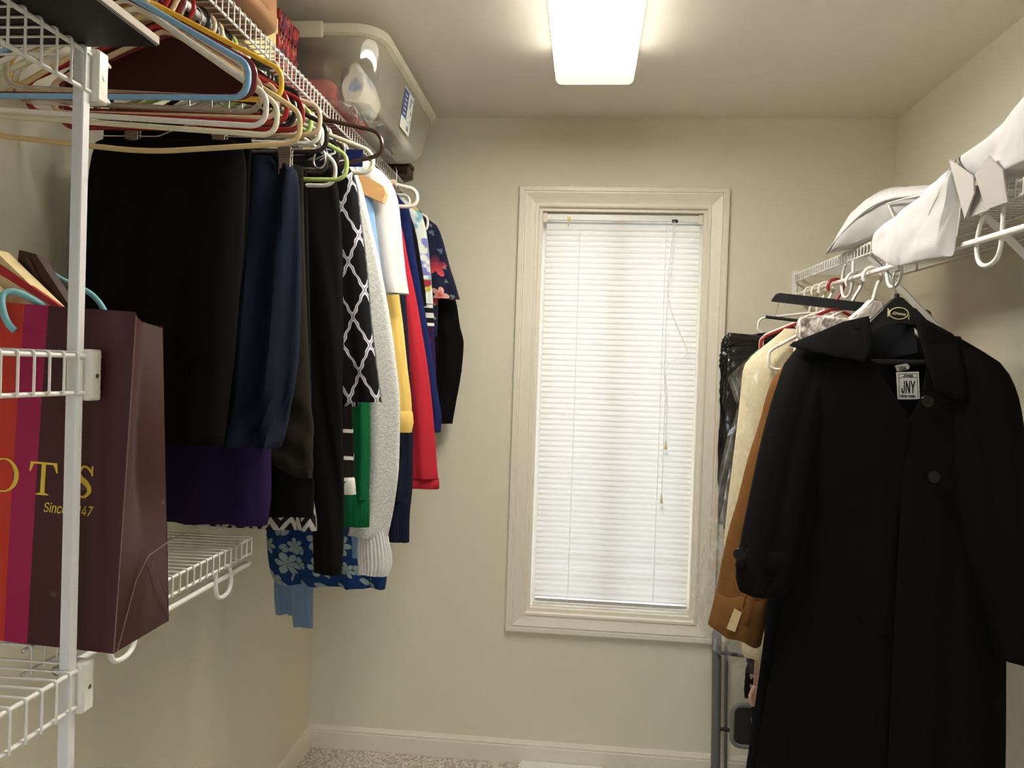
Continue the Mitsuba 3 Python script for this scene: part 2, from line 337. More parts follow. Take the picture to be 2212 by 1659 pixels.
def loft(levels, y, n=44, p=2.6, folds=0.006, wave=0.085, seed=0, hem=0.03, step=0.025, lean=0.0, ripple=None, twist=0.0):
    """Hanging cloth: levels = (z, x left, x right, half depth) from the top down. Returns (mesh, uv): u along the cloth, v height, in metres."""
    L = np.array(levels, float)[::-1]
    z = np.linspace(L[0, 0], L[-1, 0], max(3, int(abs(L[-1, 0] - L[0, 0]) / step) + 1))
    xl, xr, t = (PchipInterpolator(L[:, 0], L[:, k])(z) for k in (1, 2, 3))
    a = np.arange(n) * 2 * np.pi / n
    ca, sa = np.cos(a), np.sin(a)
    e = 2 / p
    cx, sy = np.sign(ca) * np.abs(ca) ** e, np.sign(sa) * np.abs(sa) ** e
    rng = np.random.default_rng(seed)
    ph = rng.uniform(0, 6.28, 4)
    V, U = [], []
    for k in range(len(z)):
        g = 0.35 + 0.65 * (z[-1] - z[k]) / max(z[-1] - z[0], 1e-6)
        x = (xl[k] + xr[k]) / 2 + (xr[k] - xl[k]) / 2 * cx
        s = x - xl[k]
        f = folds * g * (np.sin(2 * np.pi * s / wave + ph[0] + 1.2 * np.sin(z[k] * 3 + ph[1])) + 0.5 * np.sin(2 * np.pi * s / (wave * 0.43) + ph[2] + 2 * z[k]))
        f += folds * 0.8 * (meshkit.fbm(np.stack([x * 9, x * 0 + seed, x * 0 + z[k] * 5], -1), 3, seed) - 0.5)
        tt = t[k] * sy
        if ripple: tt = tt + ripple[0] * np.sin(a * ripple[1]) * sy / np.maximum(np.abs(sy), 0.2); x = x + ripple[0] * np.sin(a * ripple[1]) * cx
        V.append(np.stack([x, y + lean * (z[-1] - z[k]) + f + tt, np.full(n, z[k])], 1))
        U.append(np.stack([np.cumsum(np.r_[0, np.hypot(np.diff(x), np.diff(tt))]) + x[0] * 0, np.full(n, z[k])], 1))
    c0, c1 = V[0].mean(0), V[-1].mean(0)
    if hem > 0:                                            # the open end: an inner lip that goes up
        V.insert(0, c0 + (V[0] - c0) * [0.94, 0.80, 1] + [0, 0, 0.0005]); U.insert(0, U[0])
        V.insert(0, c0 + (V[1] - c0) * [0.85, 0.5, 1] + [0, 0, hem]); U.insert(0, U[0])
    V.append(c1 + (V[-1] - c1) * [0.9, 0.5, 1] + [0, 0, 0.006]); U.append(U[-1])
    R = len(V)
    i, j = np.meshgrid(np.arange(R - 1), np.arange(n), indexing='ij')
    j2 = (j + 1) % n
    q = np.stack([i * n + j, i * n + j2, (i + 1) * n + j2, (i + 1) * n + j], -1).reshape(-1, 4)
    f = np.vstack([q[:, [0, 1, 2]], q[:, [0, 2, 3]]])
    v = np.vstack(V + [V[0].mean(0)[None], V[-1].mean(0)[None]])
    uv = np.vstack(U + [U[0][:1], U[-1][:1]])
    k = np.arange(n)
    f = np.vstack([f, np.stack([(k + 1) % n, k, k * 0 + R * n], 1), np.stack([(R - 1) * n + k, (R - 1) * n + (k + 1) % n, k * 0 + R * n + 1], 1)])
    return trimesh.Trimesh(v, f, process=False), uv

def cloth(key, m, levels, y, **kw):
    mesh, uv = loft(levels, y, **kw)
    return put(key, mesh, m, True, uv=uv)

def sheet(poly, yf, th, res=0.02, smooth_poly=False):
    """A shaped panel: outline poly in (x, z), front surface y = yf(x, z), thickness th (backwards)."""
    P = sg.Polygon(poly).buffer(0)
    b = P.exterior
    nb = max(12, int(b.length / res))
    corners = [b.project(sg.Point(q)) for q in poly]
    s = np.unique(np.round(np.r_[np.arange(nb) * b.length / nb, corners], 5))
    s = s[s < b.length - 1e-6]
    keep = np.r_[True, np.diff(s) > res * 0.12]; s = s[keep]
    B = np.array([b.interpolate(q).coords[0] for q in s])
    x0, z0, x1, z1 = P.bounds
    gx, gz = np.meshgrid(np.arange(x0, x1, res), np.arange(z0, z1, res * 0.87))
    gx = gx + (np.arange(gx.shape[0]) % 2)[:, None] * res / 2
    G = np.stack([gx.ravel(), gz.ravel()], 1)
    inner = P.buffer(-res * 0.4)
    G = G[shapely.contains_xy(inner, G[:, 0], G[:, 1])] if not inner.is_empty else G[:0]
    Q = np.vstack([B, G])
    tri = Delaunay(Q).simplices
    c = Q[tri].mean(1)
    tri = tri[shapely.contains_xy(P.buffer(1e-6), c[:, 0], c[:, 1])]
    d1, d2 = Q[tri[:, 1]] - Q[tri[:, 0]], Q[tri[:, 2]] - Q[tri[:, 0]]
    area = d1[:, 0] * d2[:, 1] - d1[:, 1] * d2[:, 0]
    tri = tri[np.abs(area) > 1e-9]; area = area[np.abs(area) > 1e-9]
    tri[area < 0] = tri[area < 0][:, ::-1]
    y = yf(Q[:, 0], Q[:, 1])
    F = np.stack([Q[:, 0], y, Q[:, 1]], 1)
    K = F + [0, th, 0]
    n, nB = len(Q), len(B)
    k = np.arange(nB); k2 = (k + 1) % nB
    # loop direction: make the sides face outwards
    sgn = np.sum(B[:, 0] * np.roll(B[:, 1], -1) - np.roll(B[:, 0], -1) * B[:, 1])
    if sgn < 0: k, k2 = k2, k
    sides = np.vstack([np.stack([k2, k, k + n], 1), np.stack([k2, k + n, k2 + n], 1)])
    return trimesh.Trimesh(np.vstack([F, K]), np.vstack([tri, tri[:, ::-1] + n, sides]), process=False)

def skin(stations, nk=36, ns=40, noise_amp=0.004, seed=0, spline=True):
    """A bag-like body through closed outlines (all with the same number of 3-D points)."""
    S = np.array(stations, float)
    m, K, _ = S.shape
    ring = []
    for k in range(m):
        c = np.vstack([S[k], S[k][:1]])
        d = np.r_[0, np.cumsum(np.linalg.norm(np.diff(c, axis=0), axis=1))]
        q = np.linspace(0, 1, nk, endpoint=False)
        tt = np.arange(K + 1) / K
        ring.append(np.stack([0.45 * np.interp(q, tt, c[:, a]) + 0.55 * CubicSpline(tt, c[:, a], bc_type='periodic')(q) for a in range(3)], 1))
    ring = np.array(ring)
    u = np.linspace(0, m - 1, ns)
    V = np.stack([PchipInterpolator(np.arange(m), ring[:, :, a], axis=0)(u) for a in range(3)], -1)
    n = nk
    i, j = np.meshgrid(np.arange(ns - 1), np.arange(n), indexing='ij')
    q = np.stack([i * n + j, i * n + (j + 1) % n, (i + 1) * n + (j + 1) % n, (i + 1) * n + j], -1).reshape(-1, 4)
    f = np.vstack([q[:, [0, 1, 2]], q[:, [0, 2, 3]]])
    v = np.vstack([V.reshape(-1, 3), V[0].mean(0)[None], V[-1].mean(0)[None]])
    k = np.arange(n)
    f = np.vstack([f, np.stack([(k + 1) % n, k, k * 0 + ns * n], 1), np.stack([(ns - 1) * n + k, (ns - 1) * n + (k + 1) % n, k * 0 + ns * n + 1], 1)])
    me = trimesh.Trimesh(v, f, process=False)
    if me.volume < 0: me.invert()
    d = (meshkit.fbm(v * 11, 3, seed) - 0.5) * noise_amp * 2
    me.vertices = v + me.vertex_normals * d[:, None]
    return me

# lettering with serifs, built from outlines (unit: cap height 1, baseline at 0)
def serif(ch):
    R = lambda x0, x1, z0, z1: sg.box(x0, z0, x1, z1)
    foot = lambda x, w, z: sg.Polygon([(x - w, z), (x + w, z), (x + w, z + 0.025), (x + 0.09, z + 0.07), (x - 0.09, z + 0.07), (x - w, z + 0.025)])
    head = lambda x, w: affinity.scale(foot(x, w, 0.93), 1, -1, origin=(x, 0.965))
    ell = lambda cx, cz, rx, rz: affinity.scale(sg.Point(cx, cz).buffer(1, 48), rx, rz)
    if ch == 'O':
        return ell(0.5, 0.5, 0.5, 0.52).difference(ell(0.5, 0.5, 0.36, 0.475))
    if ch == 'T':
        bar = sg.Polygon([(0, 0.70), (0.03, 0.69), (0.12, 0.90), (0.78, 0.90), (0.87, 0.69), (0.90, 0.70), (0.87, 1.0), (0.03, 1.0)]).difference(R(0.13, 0.77, 0.5, 0.935))
        return shapely.union_all([bar, R(0.385, 0.515, 0.0, 0.96), foot(0.45, 0.2, 0)])
    if ch == 'S':
        t = np.linspace(0, 1, 80)
        px = np.interp(t, [0, .08, .2, .34, .46, .56, .68, .82, .93, 1], [.52, .44, .28, .10, .20, .38, .53, .34, .14, .06])
        pz = np.interp(t, [0, .08, .2, .34, .46, .56, .68, .82, .93, 1], [.80, .94, 1.0, .79, .60, .49, .26, .02, .10, .24])
        w = np.interp(t, [0, .15, .34, .5, .68, .85, 1], [.03, .03, .06, .085, .06, .03, .03])
        k = np.ones(9) / 9
        px, pz = (np.convolve(np.pad(q, 4, mode='edge'), k, 'valid') for q in (px, pz))
        body = shapely.union_all([sg.LineString([(px[i], pz[i]), (px[i + 1], pz[i + 1])]).buffer((w[i])) for i in range(79)])
        return shapely.union_all([body, R(0.53, 0.57, 0.70, 1.0), R(0.02, 0.06, 0.0, 0.30)])
    if ch == 'A':
        return shapely.union_all([sg.Polygon([(0.08, 0), (0.13, 0), (0.47, 0.88), (0.44, 1.0)]), sg.Polygon([(0.40, 1.0), (0.50, 1.0), (0.86, 0), (0.70, 0)]), R(0.24, 0.66, 0.30, 0.35), foot(0.1, 0.13, 0), foot(0.79, 0.17, 0)])
    if ch == 'L':
        return shapely.union_all([R(0.14, 0.27, 0, 1), foot(0.2, 0.19, 0), head(0.2, 0.19), sg.Polygon([(0.2, 0), (0.66, 0), (0.70, 0.30), (0.66, 0.30), (0.58, 0.05), (0.2, 0.05)])])
    if ch == 'B':
        up = ell(0.36, 0.74, 0.27, 0.26).difference(ell(0.34, 0.74, 0.17, 0.215)).intersection(R(0.2, 1, 0, 1.1))
        lo = ell(0.36, 0.26, 0.34, 0.27).difference(ell(0.34, 0.26, 0.22, 0.225)).intersection(R(0.2, 1, -0.1, 1))
        return shapely.union_all([R(0.14, 0.27, 0, 1), foot(0.2, 0.19, 0), head(0.2, 0.19), up, lo])

def extrude(shape, depth):
    return trimesh.util.concatenate([trimesh.creation.extrude_polygon(g, depth, engine='earcut') for g in getattr(shape, 'geoms', [shape])])

def facing(mesh):                        # xy lettering (extruded +z) -> reads along +x, stands up in z, faces -y
    q = mesh.copy(); q.apply_transform(trimesh.transformations.rotation_matrix(math.pi / 2, [1, 0, 0])); return q

# ---------------------------------------------------------------- room
YF = -1.1                                # wall behind the camera
WX0, WX1, WZ0, WZ1 = 0.831, 1.451, 0.579, 2.104     # window opening
struct = lambda k: lab(k, kind='structure')
put('wall_left', box(-0.1, 0, YF, D + 0.15, 0, H), 'mat_wall', False); struct('wall_left')
put('wall_right', box(W, W + 0.1, YF, D + 0.15, 0, H), 'mat_wall', False); struct('wall_right')
DX0, DX1, DZ = 0.66, 1.38, 2.03          # open doorway behind the camera
put('wall_front', cat(box(-0.1, DX0, YF - 0.1, YF, 0, H), box(DX1, W + 0.1, YF - 0.1, YF, 0, H), box(DX0, DX1, YF - 0.1, YF, DZ, H)), 'mat_wall', False); struct('wall_front')
put('wall_back', cat(box(0, WX0, D, D + 0.15, 0, H), box(WX1, W, D, D + 0.15, 0, H), box(WX0, WX1, D, D + 0.15, 0, WZ0), box(WX0, WX1, D, D + 0.15, WZ1, H)), 'mat_wall', False); struct('wall_back')
put('ceiling', box(-0.1, W + 0.1, YF - 0.1, D + 0.15, H, H + 0.1), 'mat_ceiling', False); struct('ceiling')
# carpet with tufted relief near the camera's view, plain slab beneath
nx, ny = 150, 60
gx, gy = np.meshgrid(np.linspace(0, W, nx), np.linspace(2.55, D, ny), indexing='ij')
gz = (meshkit.fbm(np.stack([gx * 60, gy * 60, gx * 0], -1), 3, 5) - 0.5) * 0.007
gz[:, 0] = 0
i, j = np.meshgrid(np.arange(nx - 1), np.arange(ny - 1), indexing='ij')
q = np.stack([i * ny + j, (i + 1) * ny + j, (i + 1) * ny + j + 1, i * ny + j + 1], -1).reshape(-1, 4)
pile = trimesh.Trimesh(np.stack([gx, gy, gz], -1).reshape(-1, 3), np.vstack([q[:, :3], q[:, [0, 2, 3]]]), process=False)
put('floor', cat(box(-0.1, W + 0.1, YF - 0.1, 2.56, -0.1, 0), box(-0.1, W + 0.1, 2.55, D + 0.15, -0.1, -0.005), pile), 'mat_carpet', False); struct('floor')

def moulding(profile, a, b, inward):
    """A straight run of moulding: profile (distance from the wall, height) swept from a to b."""
    a, b, w = np.array(a, float), np.array(b, float), np.array(inward, float)
    P = np.array(profile)
    A = a + P[:, :1] * w + P[:, 1:] * [0, 0, 1]
    B = b + P[:, :1] * w + P[:, 1:] * [0, 0, 1]
    n = len(P); k = np.arange(n); k2 = (k + 1) % n
    v = np.vstack([A, B])
    f = np.vstack([np.stack([k, k2, k2 + n], 1), np.stack([k, k2 + n, k + n], 1)])
    f = np.vstack([f, [[0, i + 1, i] for i in range(1, n - 1)], [[n, n + i, n + i + 1] for i in range(1, n - 1)]])
    m = trimesh.Trimesh(v, f, process=False); m.fix_normals(); return m
base = [(0, 0), (0.013, 0), (0.013, 0.062), (0.011, 0.066), (0.012, 0.072), (0.008, 0.079), (0.005, 0.086), (0, 0.086)]
put('baseboard_left', moulding(base, (0, YF, 0), (0, D, 0), (1, 0, 0)), 'mat_trim', False); struct('baseboard_left')
put('baseboard_back', moulding(base, (0, D, 0), (W, D, 0), (0, -1, 0)), 'mat_trim', False); struct('baseboard_back')
put('baseboard_right', moulding(base, (W, YF, 0), (W, D, 0), (-1, 0, 0)), 'mat_trim', False); struct('baseboard_right')

# window: casing, jamb, sashes, panes
def ring_frame(x0, x1, z0, z1, prof, y):
    """A mitred frame around an opening: prof = (outward distance, depth towards the room)."""
    v, f = [], []
    n = len(prof)
    for o, dpt in prof:
        for x, z in ((x0 - o, z0 - o), (x1 + o, z0 - o), (x1 + o, z1 + o), (x0 - o, z1 + o)):
            v.append((x, y - dpt, z))
    for k in range(n - 1):
        for c in range(4):
            a, b = k * 4 + c, k * 4 + (c + 1) % 4
            f += [[a, b, b + 4], [a, b + 4, a + 4]]
    m = trimesh.Trimesh(np.array(v), np.array(f), process=False)
    m.fix_normals(); return m
cas = [(0, 0), (0, 0.010), (0.004, 0.014), (0.012, 0.0145), (0.013, 0.010), (0.016, 0.010), (0.030, 0.0135), (0.045, 0.019), (0.052, 0.021), (0.054, 0.0175), (0.058, 0.0175), (0.060, 0.021), (0.074, 0.021), (0.077, 0.019), (0.077, 0)]
put('window_1__casing', ring_frame(WX0, WX1, WZ0, WZ1, cas, D), 'mat_trim', False)
put('window_1__jamb', ring_frame(WX0 + 0.012, WX1 - 0.012, WZ0 + 0.012, WZ1 - 0.012, [(0.0, -0.15), (0.0, 0.0), (0.0119, 0.0), (0.0119, -0.15)], D), 'mat_trim', False)
fx0, fx1, fz0, fz1 = WX0 + 0.012, WX1 - 0.012, WZ0 + 0.012, WZ1 - 0.012
xm = 1.135
put('window_1__frame', cat(box(fx0, fx0 + 0.03, D + 0.09, D + 0.13, fz0, fz1), box(fx1 - 0.03, fx1, D + 0.09, D + 0.13, fz0, fz1), box(fx0 + 0.03, fx1 - 0.03, D + 0.09, D + 0.13, fz0, fz0 + 0.035), box(fx0 + 0.03, fx1 - 0.03, D + 0.09, D + 0.13, fz1 - 0.035, fz1)), 'mat_white_paint', False)
put('window_1__mullion', box(xm - 0.028, xm + 0.028, D + 0.085, D + 0.13, fz0 + 0.035, fz1 - 0.035, 0.003), 'mat_white_paint', False)
for k, (a, b) in enumerate(((fx0 + 0.03, xm - 0.028), (xm + 0.028, fx1 - 0.03))):
    put('window_1__pane' + ('' if k == 0 else '_001'), trimesh.Trimesh([(a, D + 0.11, fz0 + 0.035), (b, D + 0.11, fz0 + 0.035), (b, D + 0.11, fz1 - 0.035), (a, D + 0.11, fz1 - 0.035)], [[0, 1, 2], [0, 2, 3]]), 'mat_pane', False)
struct('window_1')

# the blind
BX0, BX1 = 0.852, 1.438
put('window_blind__headrail', box(0.845, 1.437, D + 0.022, D + 0.050, 2.061, 2.088, 0.003), 'mat_white_paint', False)
labels['window_blind__headrail'] = {'label': 'white metal headrail'}
for k, x in enumerate((0.8435, 1.4225)):
    put('window_blind__end_bracket' + ('' if k == 0 else '_001'), box(x, x + 0.016, D + 0.017, D + 0.021, 2.053, 2.091, 0.001), 'mat_trim', False)
a = np.linspace(-1, 1, 5)
cs = np.stack([a * 0.0125, 0.0016 * (1 - a * a)], 1)             # slat cross-section: across, crown
ang = math.radians(-70)
prof = np.stack([-cs[:, 0] * math.cos(ang) - cs[:, 1] * math.sin(ang), -cs[:, 0] * math.sin(ang) * -1 + cs[:, 1] * -math.cos(ang)], 1)
sv = np.vstack([np.column_stack([np.full(5, x), prof]) for x in (BX0 + 0.006, BX1 - 0.006)])
sf = np.vstack([[[k, k + 1, k + 6], [k, k + 6, k + 5]] for k in range(4)])
slat = mikit.ply(trimesh.Trimesh(sv, sf, process=False), 'mat_slat', True)
zz = np.arange(2.040, 0.632, -0.0205)
for k, z in enumerate(zz):
    tilt = 0.0
    scene[f'window_blind__slat_{k:03d}' if k else 'window_blind__slat'] = {**slat, 'to_world': T().translate([0, D + 0.036, float(z)]).rotate([0, 1, 0], 0.12 * math.sin(k * 1.7) * (k > 58))}
put('window_blind__bottom_rail', box(BX0, BX1, D + 0.024, D + 0.048, 0.600, 0.612, 0.003), 'mat_white_paint', False)
put('window_blind__valance_slat', cat(*[box(BX0 + 0.006, BX1 - 0.006, D + 0.025, D + 0.047, 0.6135 + 0.0022 * k, 0.6145 + 0.0022 * k) for k in range(5)]), 'mat_white_paint', False)
labels['window_blind__valance_slat'] = {'label': 'stack of spare slats on the bottom rail', 'kind': 'stuff'}
for k, x in enumerate((0.985, 1.305)):
    put('window_blind__ladder_cord' + ('' if k == 0 else '_001'), tube([(x, D + 0.020, 2.06), (x + 0.001, D + 0.019, 1.3), (x, D + 0.020, 0.604)], 0.0008, 6), 'mat_paper_white', True)
cord = [(1.336, D + 0.014, 2.064), (1.334, D + 0.012, 1.95), (1.326, D + 0.012, 1.85), (1.318, D + 0.010, 1.80), (1.345, D + 0.010, 1.70), (1.392, D + 0.010, 1.60), (1.396, D + 0.010, 1.57), (1.380, D + 0.010, 1.555), (1.330, D + 0.010, 1.53), (1.322, D + 0.010, 1.47), (1.328, D + 0.010, 1.42), (1.331, D + 0.009, 1.245)]
cs3 = CubicSpline(np.arange(len(cord)), np.array(cord))(np.linspace(0, len(cord) - 1, 80))
put('window_blind__pull_cord', tube(cs3, 0.0011, 6), 'mat_paper_white', True)
put('window_blind__pull_cord_001', tube([(1.331, D + 0.016, 2.064), (1.318, D + 0.013, 1.84), (1.316, D + 0.012, 1.5), (1.323, D + 0.011, 1.40), (1.322, D + 0.010, 1.043)], 0.0011, 6), 'mat_paper_white', True)
for k, (x, z) in enumerate(((1.331, 1.228), (1.322, 1.026))):
    put('window_blind__tassel' + ('' if k == 0 else '_001'), trimesh.creation.revolve([(0, 0.016), (0.0025, 0.016), (0.0035, 0.008), (0.0062, -0.014), (0.0055, -0.016), (0, -0.016)], sections=14).apply_translation([x, D + 0.010, z]), 'mat_pale_gold', 30)
put('window_blind__tilt_hook', cat(tube([(0.942, D + 0.018, 2.068), (0.942, D + 0.010, 2.062), (0.941, D + 0.010, 2.036)], 0.0022, 8), box(0.937, 0.948, D + 0.016, D + 0.022, 2.060, 2.076, 0.001)), 'mat_gold', 30)
put('window_blind__cord_lock', box(1.326, 1.347, D + 0.017, D + 0.023, 2.058, 2.070, 0.001), 'mat_matte_black', False)
lab('window_blind', 'closed white mini blind with pull cords hanging in the window', 'blind')

# ---------------------------------------------------------------- ceiling light (wrap-around fluorescent)
lx0, lx1, lz = 0.902, 1.139, 2.362
ly0, ly1, le = 1.20, 2.352, 2.424
def trough(x0, x1, y0, y1, z0, z1, ends):
    a = np.linspace(0, math.pi / 2, 6); r = 0.02
    sec = [(x0, z1)] + [(x0 + r - r * math.cos(t), z0 + r - r * math.sin(t)) for t in a] + [(x1 - r + r * math.sin(t), z0 + r - r * math.cos(t)) for t in a] + [(x1, z1)]
    sec = np.array(sec); n = len(sec)
    v = np.vstack([np.column_stack([sec[:, 0], np.full(n, y), sec[:, 1]]) for y in (y0, y1)])
    f = [[k, k + 1, k + 1 + n] for k in range(n - 1)] + [[k, k + 1 + n, k + n] for k in range(n - 1)]
    if ends[0]: f += [[0, k + 1, k] for k in range(1, n - 1)]
    if ends[1]: f += [[n, n + k, n + k + 1] for k in range(1, n - 1)]
    return trimesh.Trimesh(v, np.array(f), process=False)
def glow(k): return {'type': 'area', 'radiance': col((LAMP * k, LAMP * 0.955 * k, LAMP * 0.84 * k))}
lens = trough(lx0, lx1, ly0, ly1, lz, H - 0.012, (True, False))
if lens.face_normals[np.argmin(lens.triangles_center[:, 2])][2] > 0: lens.invert()
side = (np.abs(lens.face_normals[:, 0]) > 0.99)
right_side = side & (lens.triangles_center[:, 0] > (lx0 + lx1) / 2)
for part_, pick, k in (('lens', ~side, 1.12), ('lens_side', side & ~right_side, 0.2), ('lens_side_001', right_side, 0.2)):
    scene['ceiling_light__' + part_] = mikit.ply(trimesh.Trimesh(lens.vertices, lens.faces[pick], process=False), 'mat_lens_end', False, emitter=glow(k))
end = trough(lx0, lx1, ly1 + 0.0005, le, lz, H - 0.012, (False, True))
if end.face_normals[np.argmin(end.triangles_center[:, 2])][2] > 0: end.invert()
scene['ceiling_light__lens_end'] = mikit.ply(end, 'mat_lens_end', False, emitter=glow(0.030))
put('ceiling_light__housing', box(lx0 - 0.004, lx1 + 0.004, ly0 - 0.004, le + 0.004, H - 0.012, H, 0), 'mat_white_paint', False)
lab('ceiling_light', 'long white fluorescent light fixture glowing on the ceiling', 'ceiling light')

# ---------------------------------------------------------------- wire shelves
def wire_shelf(key, xw, xl, y0, y1, zt, lip, pitch=0.0256, rw=0.0016, rr=0.003, mid=True, zfar=0.0):
    """Ventilated shelf on the wall x = xw, lip at x = xl; zfar: rise of the far end."""
    s = 1 if xl > xw else -1
    zz = lambda y, z: z + zfar * (y - y0) / (y1 - y0)
    rail = lambda x, z: tube([(x, y0, zz(y0, z)), (x, y1, zz(y1, z))], rr, 10)
    put(key + '__rail', rail(xl, zt - rr - rw), 'mat_wire', True)
    put(key + '__rail_001', rail(xl, zt - lip), 'mat_wire', True)
    put(key + '__rail_002', rail(xw + s * 0.006, zt - rr - rw), 'mat_wire', True)
    if mid: put(key + '__rail_003', rail((xl + xw) / 2, zt - rr - rw), 'mat_wire', True)
    o = rr + rw
    w = mikit.ply(tube(fillet([(xw + s * 0.002, 0, zt), (xl + s * o, 0, zt), (xl + s * o, 0, zt - lip - 0.002)], [0, 0.005, 0]), rw, 6), 'mat_wire', True)
    ys = np.arange(y0 + 0.010, y1 - 0.004, pitch)
    for k, y in enumerate(ys):
        scene[key + '__wire' + (f'_{k:03d}' if k else '')] = {**w, 'to_world': T().translate([0, float(y), float(zz(y, 0))])}

wire_shelf('wire_shelf', 0.0, 0.406, 0.36, 0.953, 1.862, 0.050, pitch=0.0256); lab('wire_shelf', 'topmost white wire shelf of the post tower carrying a flat black board', 'wire shelf')
wire_shelf('wire_shelf_001', 0.0, 0.406, 0.36, 0.953, 1.492, 0.050); lab('wire_shelf_001', 'middle white wire shelf of the post tower, level with the striped shopping bag', 'wire shelf')
wire_shelf('wire_shelf_002', 0.0, 0.406, 0.36, 0.953, 1.100, 0.050); lab('wire_shelf_002', 'lowest white wire shelf of the post tower, in front of the shopping bag base', 'wire shelf')
wire_shelf('wire_shelf_003', 0.0, 0.305, 0.965, 1.672, 1.104, 0.036); lab('wire_shelf_003', 'low white wire shelf on the left wall behind the shopping bag', 'wire shelf')
wire_shelf('wire_shelf_004', 0.0, 0.305, 0.30, D - 0.006, 2.197, 0.040); lab('wire_shelf_004', 'high white wire shelf near the ceiling carrying a clear storage bin', 'wire shelf')
wire_shelf('wire_shelf_005', W, 1.776, 0.50, D - 0.006, 1.842, 0.030, zfar=0.034); lab('wire_shelf_005', 'white wire shelf on the right wall carrying white fabric bags', 'wire shelf')
put('wire_shelf_005__wall_bracket', box(1.764, 1.782, D - 0.0052, D - 0.0005, 1.795, 1.884, 0.001), 'mat_wire', False)

# hanging rods with their loops
def loop(x, y, z, drop=0.075, w=0.045, s=1):
    """Open hook that carries a rod under a shelf."""
    pts = [(x, y - w, z), (x, y - w * 0.98, z - drop * 0.55), (x, y - w * 0.7, z - drop * 0.9), (x, y, z - drop), (x, y + w * 0.7, z - drop * 0.9), (x, y + w * 0.98, z - drop * 0.55), (x, y + w * 0.7, z - drop * 0.15), (x, y + w * 0.35, z - drop * 0.05)]
    return tube(CubicSpline(np.arange(len(pts)), np.array(pts))(np.linspace(0, len(pts) - 1, 36)), 0.0045, 8)
RX, RZ = 0.270, 2.140                   # left rod
put('hanging_rod__bar', tube([(RX, 0.30, RZ), (RX, D - 0.004, RZ)], 0.0075, 12), 'mat_wire', True)
for k, y in enumerate((0.9, 1.72, 2.55)):
    put('hanging_rod__support' + (f'_{k:03d}' if k else ''), tube(fillet([(RX + 0.020, y, RZ + 0.045), (RX + 0.020, y, RZ - 0.008), (RX, y, RZ - 0.012), (RX - 0.013, y, RZ - 0.004)], [0, 0.012, 0.01, 0]), 0.0026, 8), 'mat_wire', True)
lab('hanging_rod', 'white hanging rod under the high left shelf, full of hangers', 'hanging rod')
def rrod(y): return 1.768 + 0.004 * (y - 1.6) / 1.4, 1.766 + 0.030 * (y - 1.6) / 1.38
put('hanging_rod_001__bar', tube([(rrod(0.55)[0], 0.55, rrod(0.55)[1]), (rrod(D - 0.004)[0], D - 0.004, rrod(D - 0.004)[1])], 0.0065, 12), 'mat_wire', True)
for k, y in enumerate((1.575, 2.04, 2.40)):
    x, z = rrod(y)
    put('hanging_rod_001__support_loop' + (f'_{k:03d}' if k else ''), cat(loop(x + 0.006, y, z + 0.050, 0.10, 0.048)), 'mat_wire', True)
lab('hanging_rod_001', 'white hanging rod with open loops under the right shelf', 'hanging rod')
put('hanging_rod_002__bar', tube([(0.292, 1.05, 1.040), (0.292, 1.690, 1.040)], 0.007, 12), 'mat_wire', True)
for k, y in enumerate((1.20, 1.555)):
    put('hanging_rod_002__support_loop' + (f'_{k:03d}' if k else ''), loop(0.300, y, 1.066, 0.062, 0.036), 'mat_wire', True)
lab('hanging_rod_002', 'thin white rod under the low left shelf, passing above the bare wall', 'hanging rod')
# braces of the right shelf
for k, y in enumerate((1.62, 2.24)):
    p0, p1 = np.array([1.782, y, 1.848 + 0.034 * (y - 0.5) / 2.476 - 0.04]), np.array([W - 0.002, y, 1.50])
    d = (p1 - p0) / np.linalg.norm(p1 - p0)
    br = tube([p0, p1], 0.0125, 4, rz=0.008)
    key = num('shelf_brace')
    put(key, br, 'mat_white_paint', False)
    lab(key, ('flat white diagonal shelf brace on the right wall, nearest the edge of the photo', 'flat white diagonal shelf brace behind the black hanger of the long coat')[k], 'shelf brace')

# post of the shelf tower
put('shelf_post__pole', box(0.392, 0.4062, 0.9115, 0.9255, 0.0, 1.868, 0.0012), 'mat_post', False)
for k, z in enumerate((1.862, 1.492, 1.100)):
    c = 'shelf_post__clip' + (f'_{k:03d}' if k else '')
    put(c, box(0.3905, 0.4150, 0.9262, 0.9490, z - 0.060, z + 0.004, 0.003), 'mat_plastic_white', 30)
    for h, q in enumerate((0.005, 0.050)):
        put(c + '__cap' + ('' if h == 0 else '_001'), tube([(0.406, 0.945, z - q), (0.406, 0.9535, z - q), (0.406, 0.9560 if z < 1.8 else 0.964, z - q)], [0.0048, 0.0048, 0.002], 12), 'mat_plastic_white', 40)
    put(c + '__screw', trimesh.creation.cylinder(0.0028, 0.0012, sections=16).apply_transform(trimesh.transformations.rotation_matrix(math.pi / 2, [0, 1, 0])).apply_translation([0.4152, 0.9385, z - 0.029]), 'mat_steel', 30)
lab('shelf_post', 'slim square white post carrying the three tower shelves', 'post')

# ---------------------------------------------------------------- things stored on the left shelves
# flat black board on the tower's top shelf
put('flat_board__panel', box(0.02, 0.495, 0.40, 0.918, 1.8642, 1.8662, 0.0004), 'mat_board_black', False)
labels['flat_board__panel'] = {'label': 'black underside'}
put('flat_board__edge', box(0.018, 0.497, 0.398, 0.920, 1.8664, 1.8765, 0.001), 'mat_board_edge', False)
labels['flat_board__edge'] = {'label': 'beige rim and top'}
lab('flat_board', 'flat black board with a beige rim overhanging the topmost tower shelf', 'board')

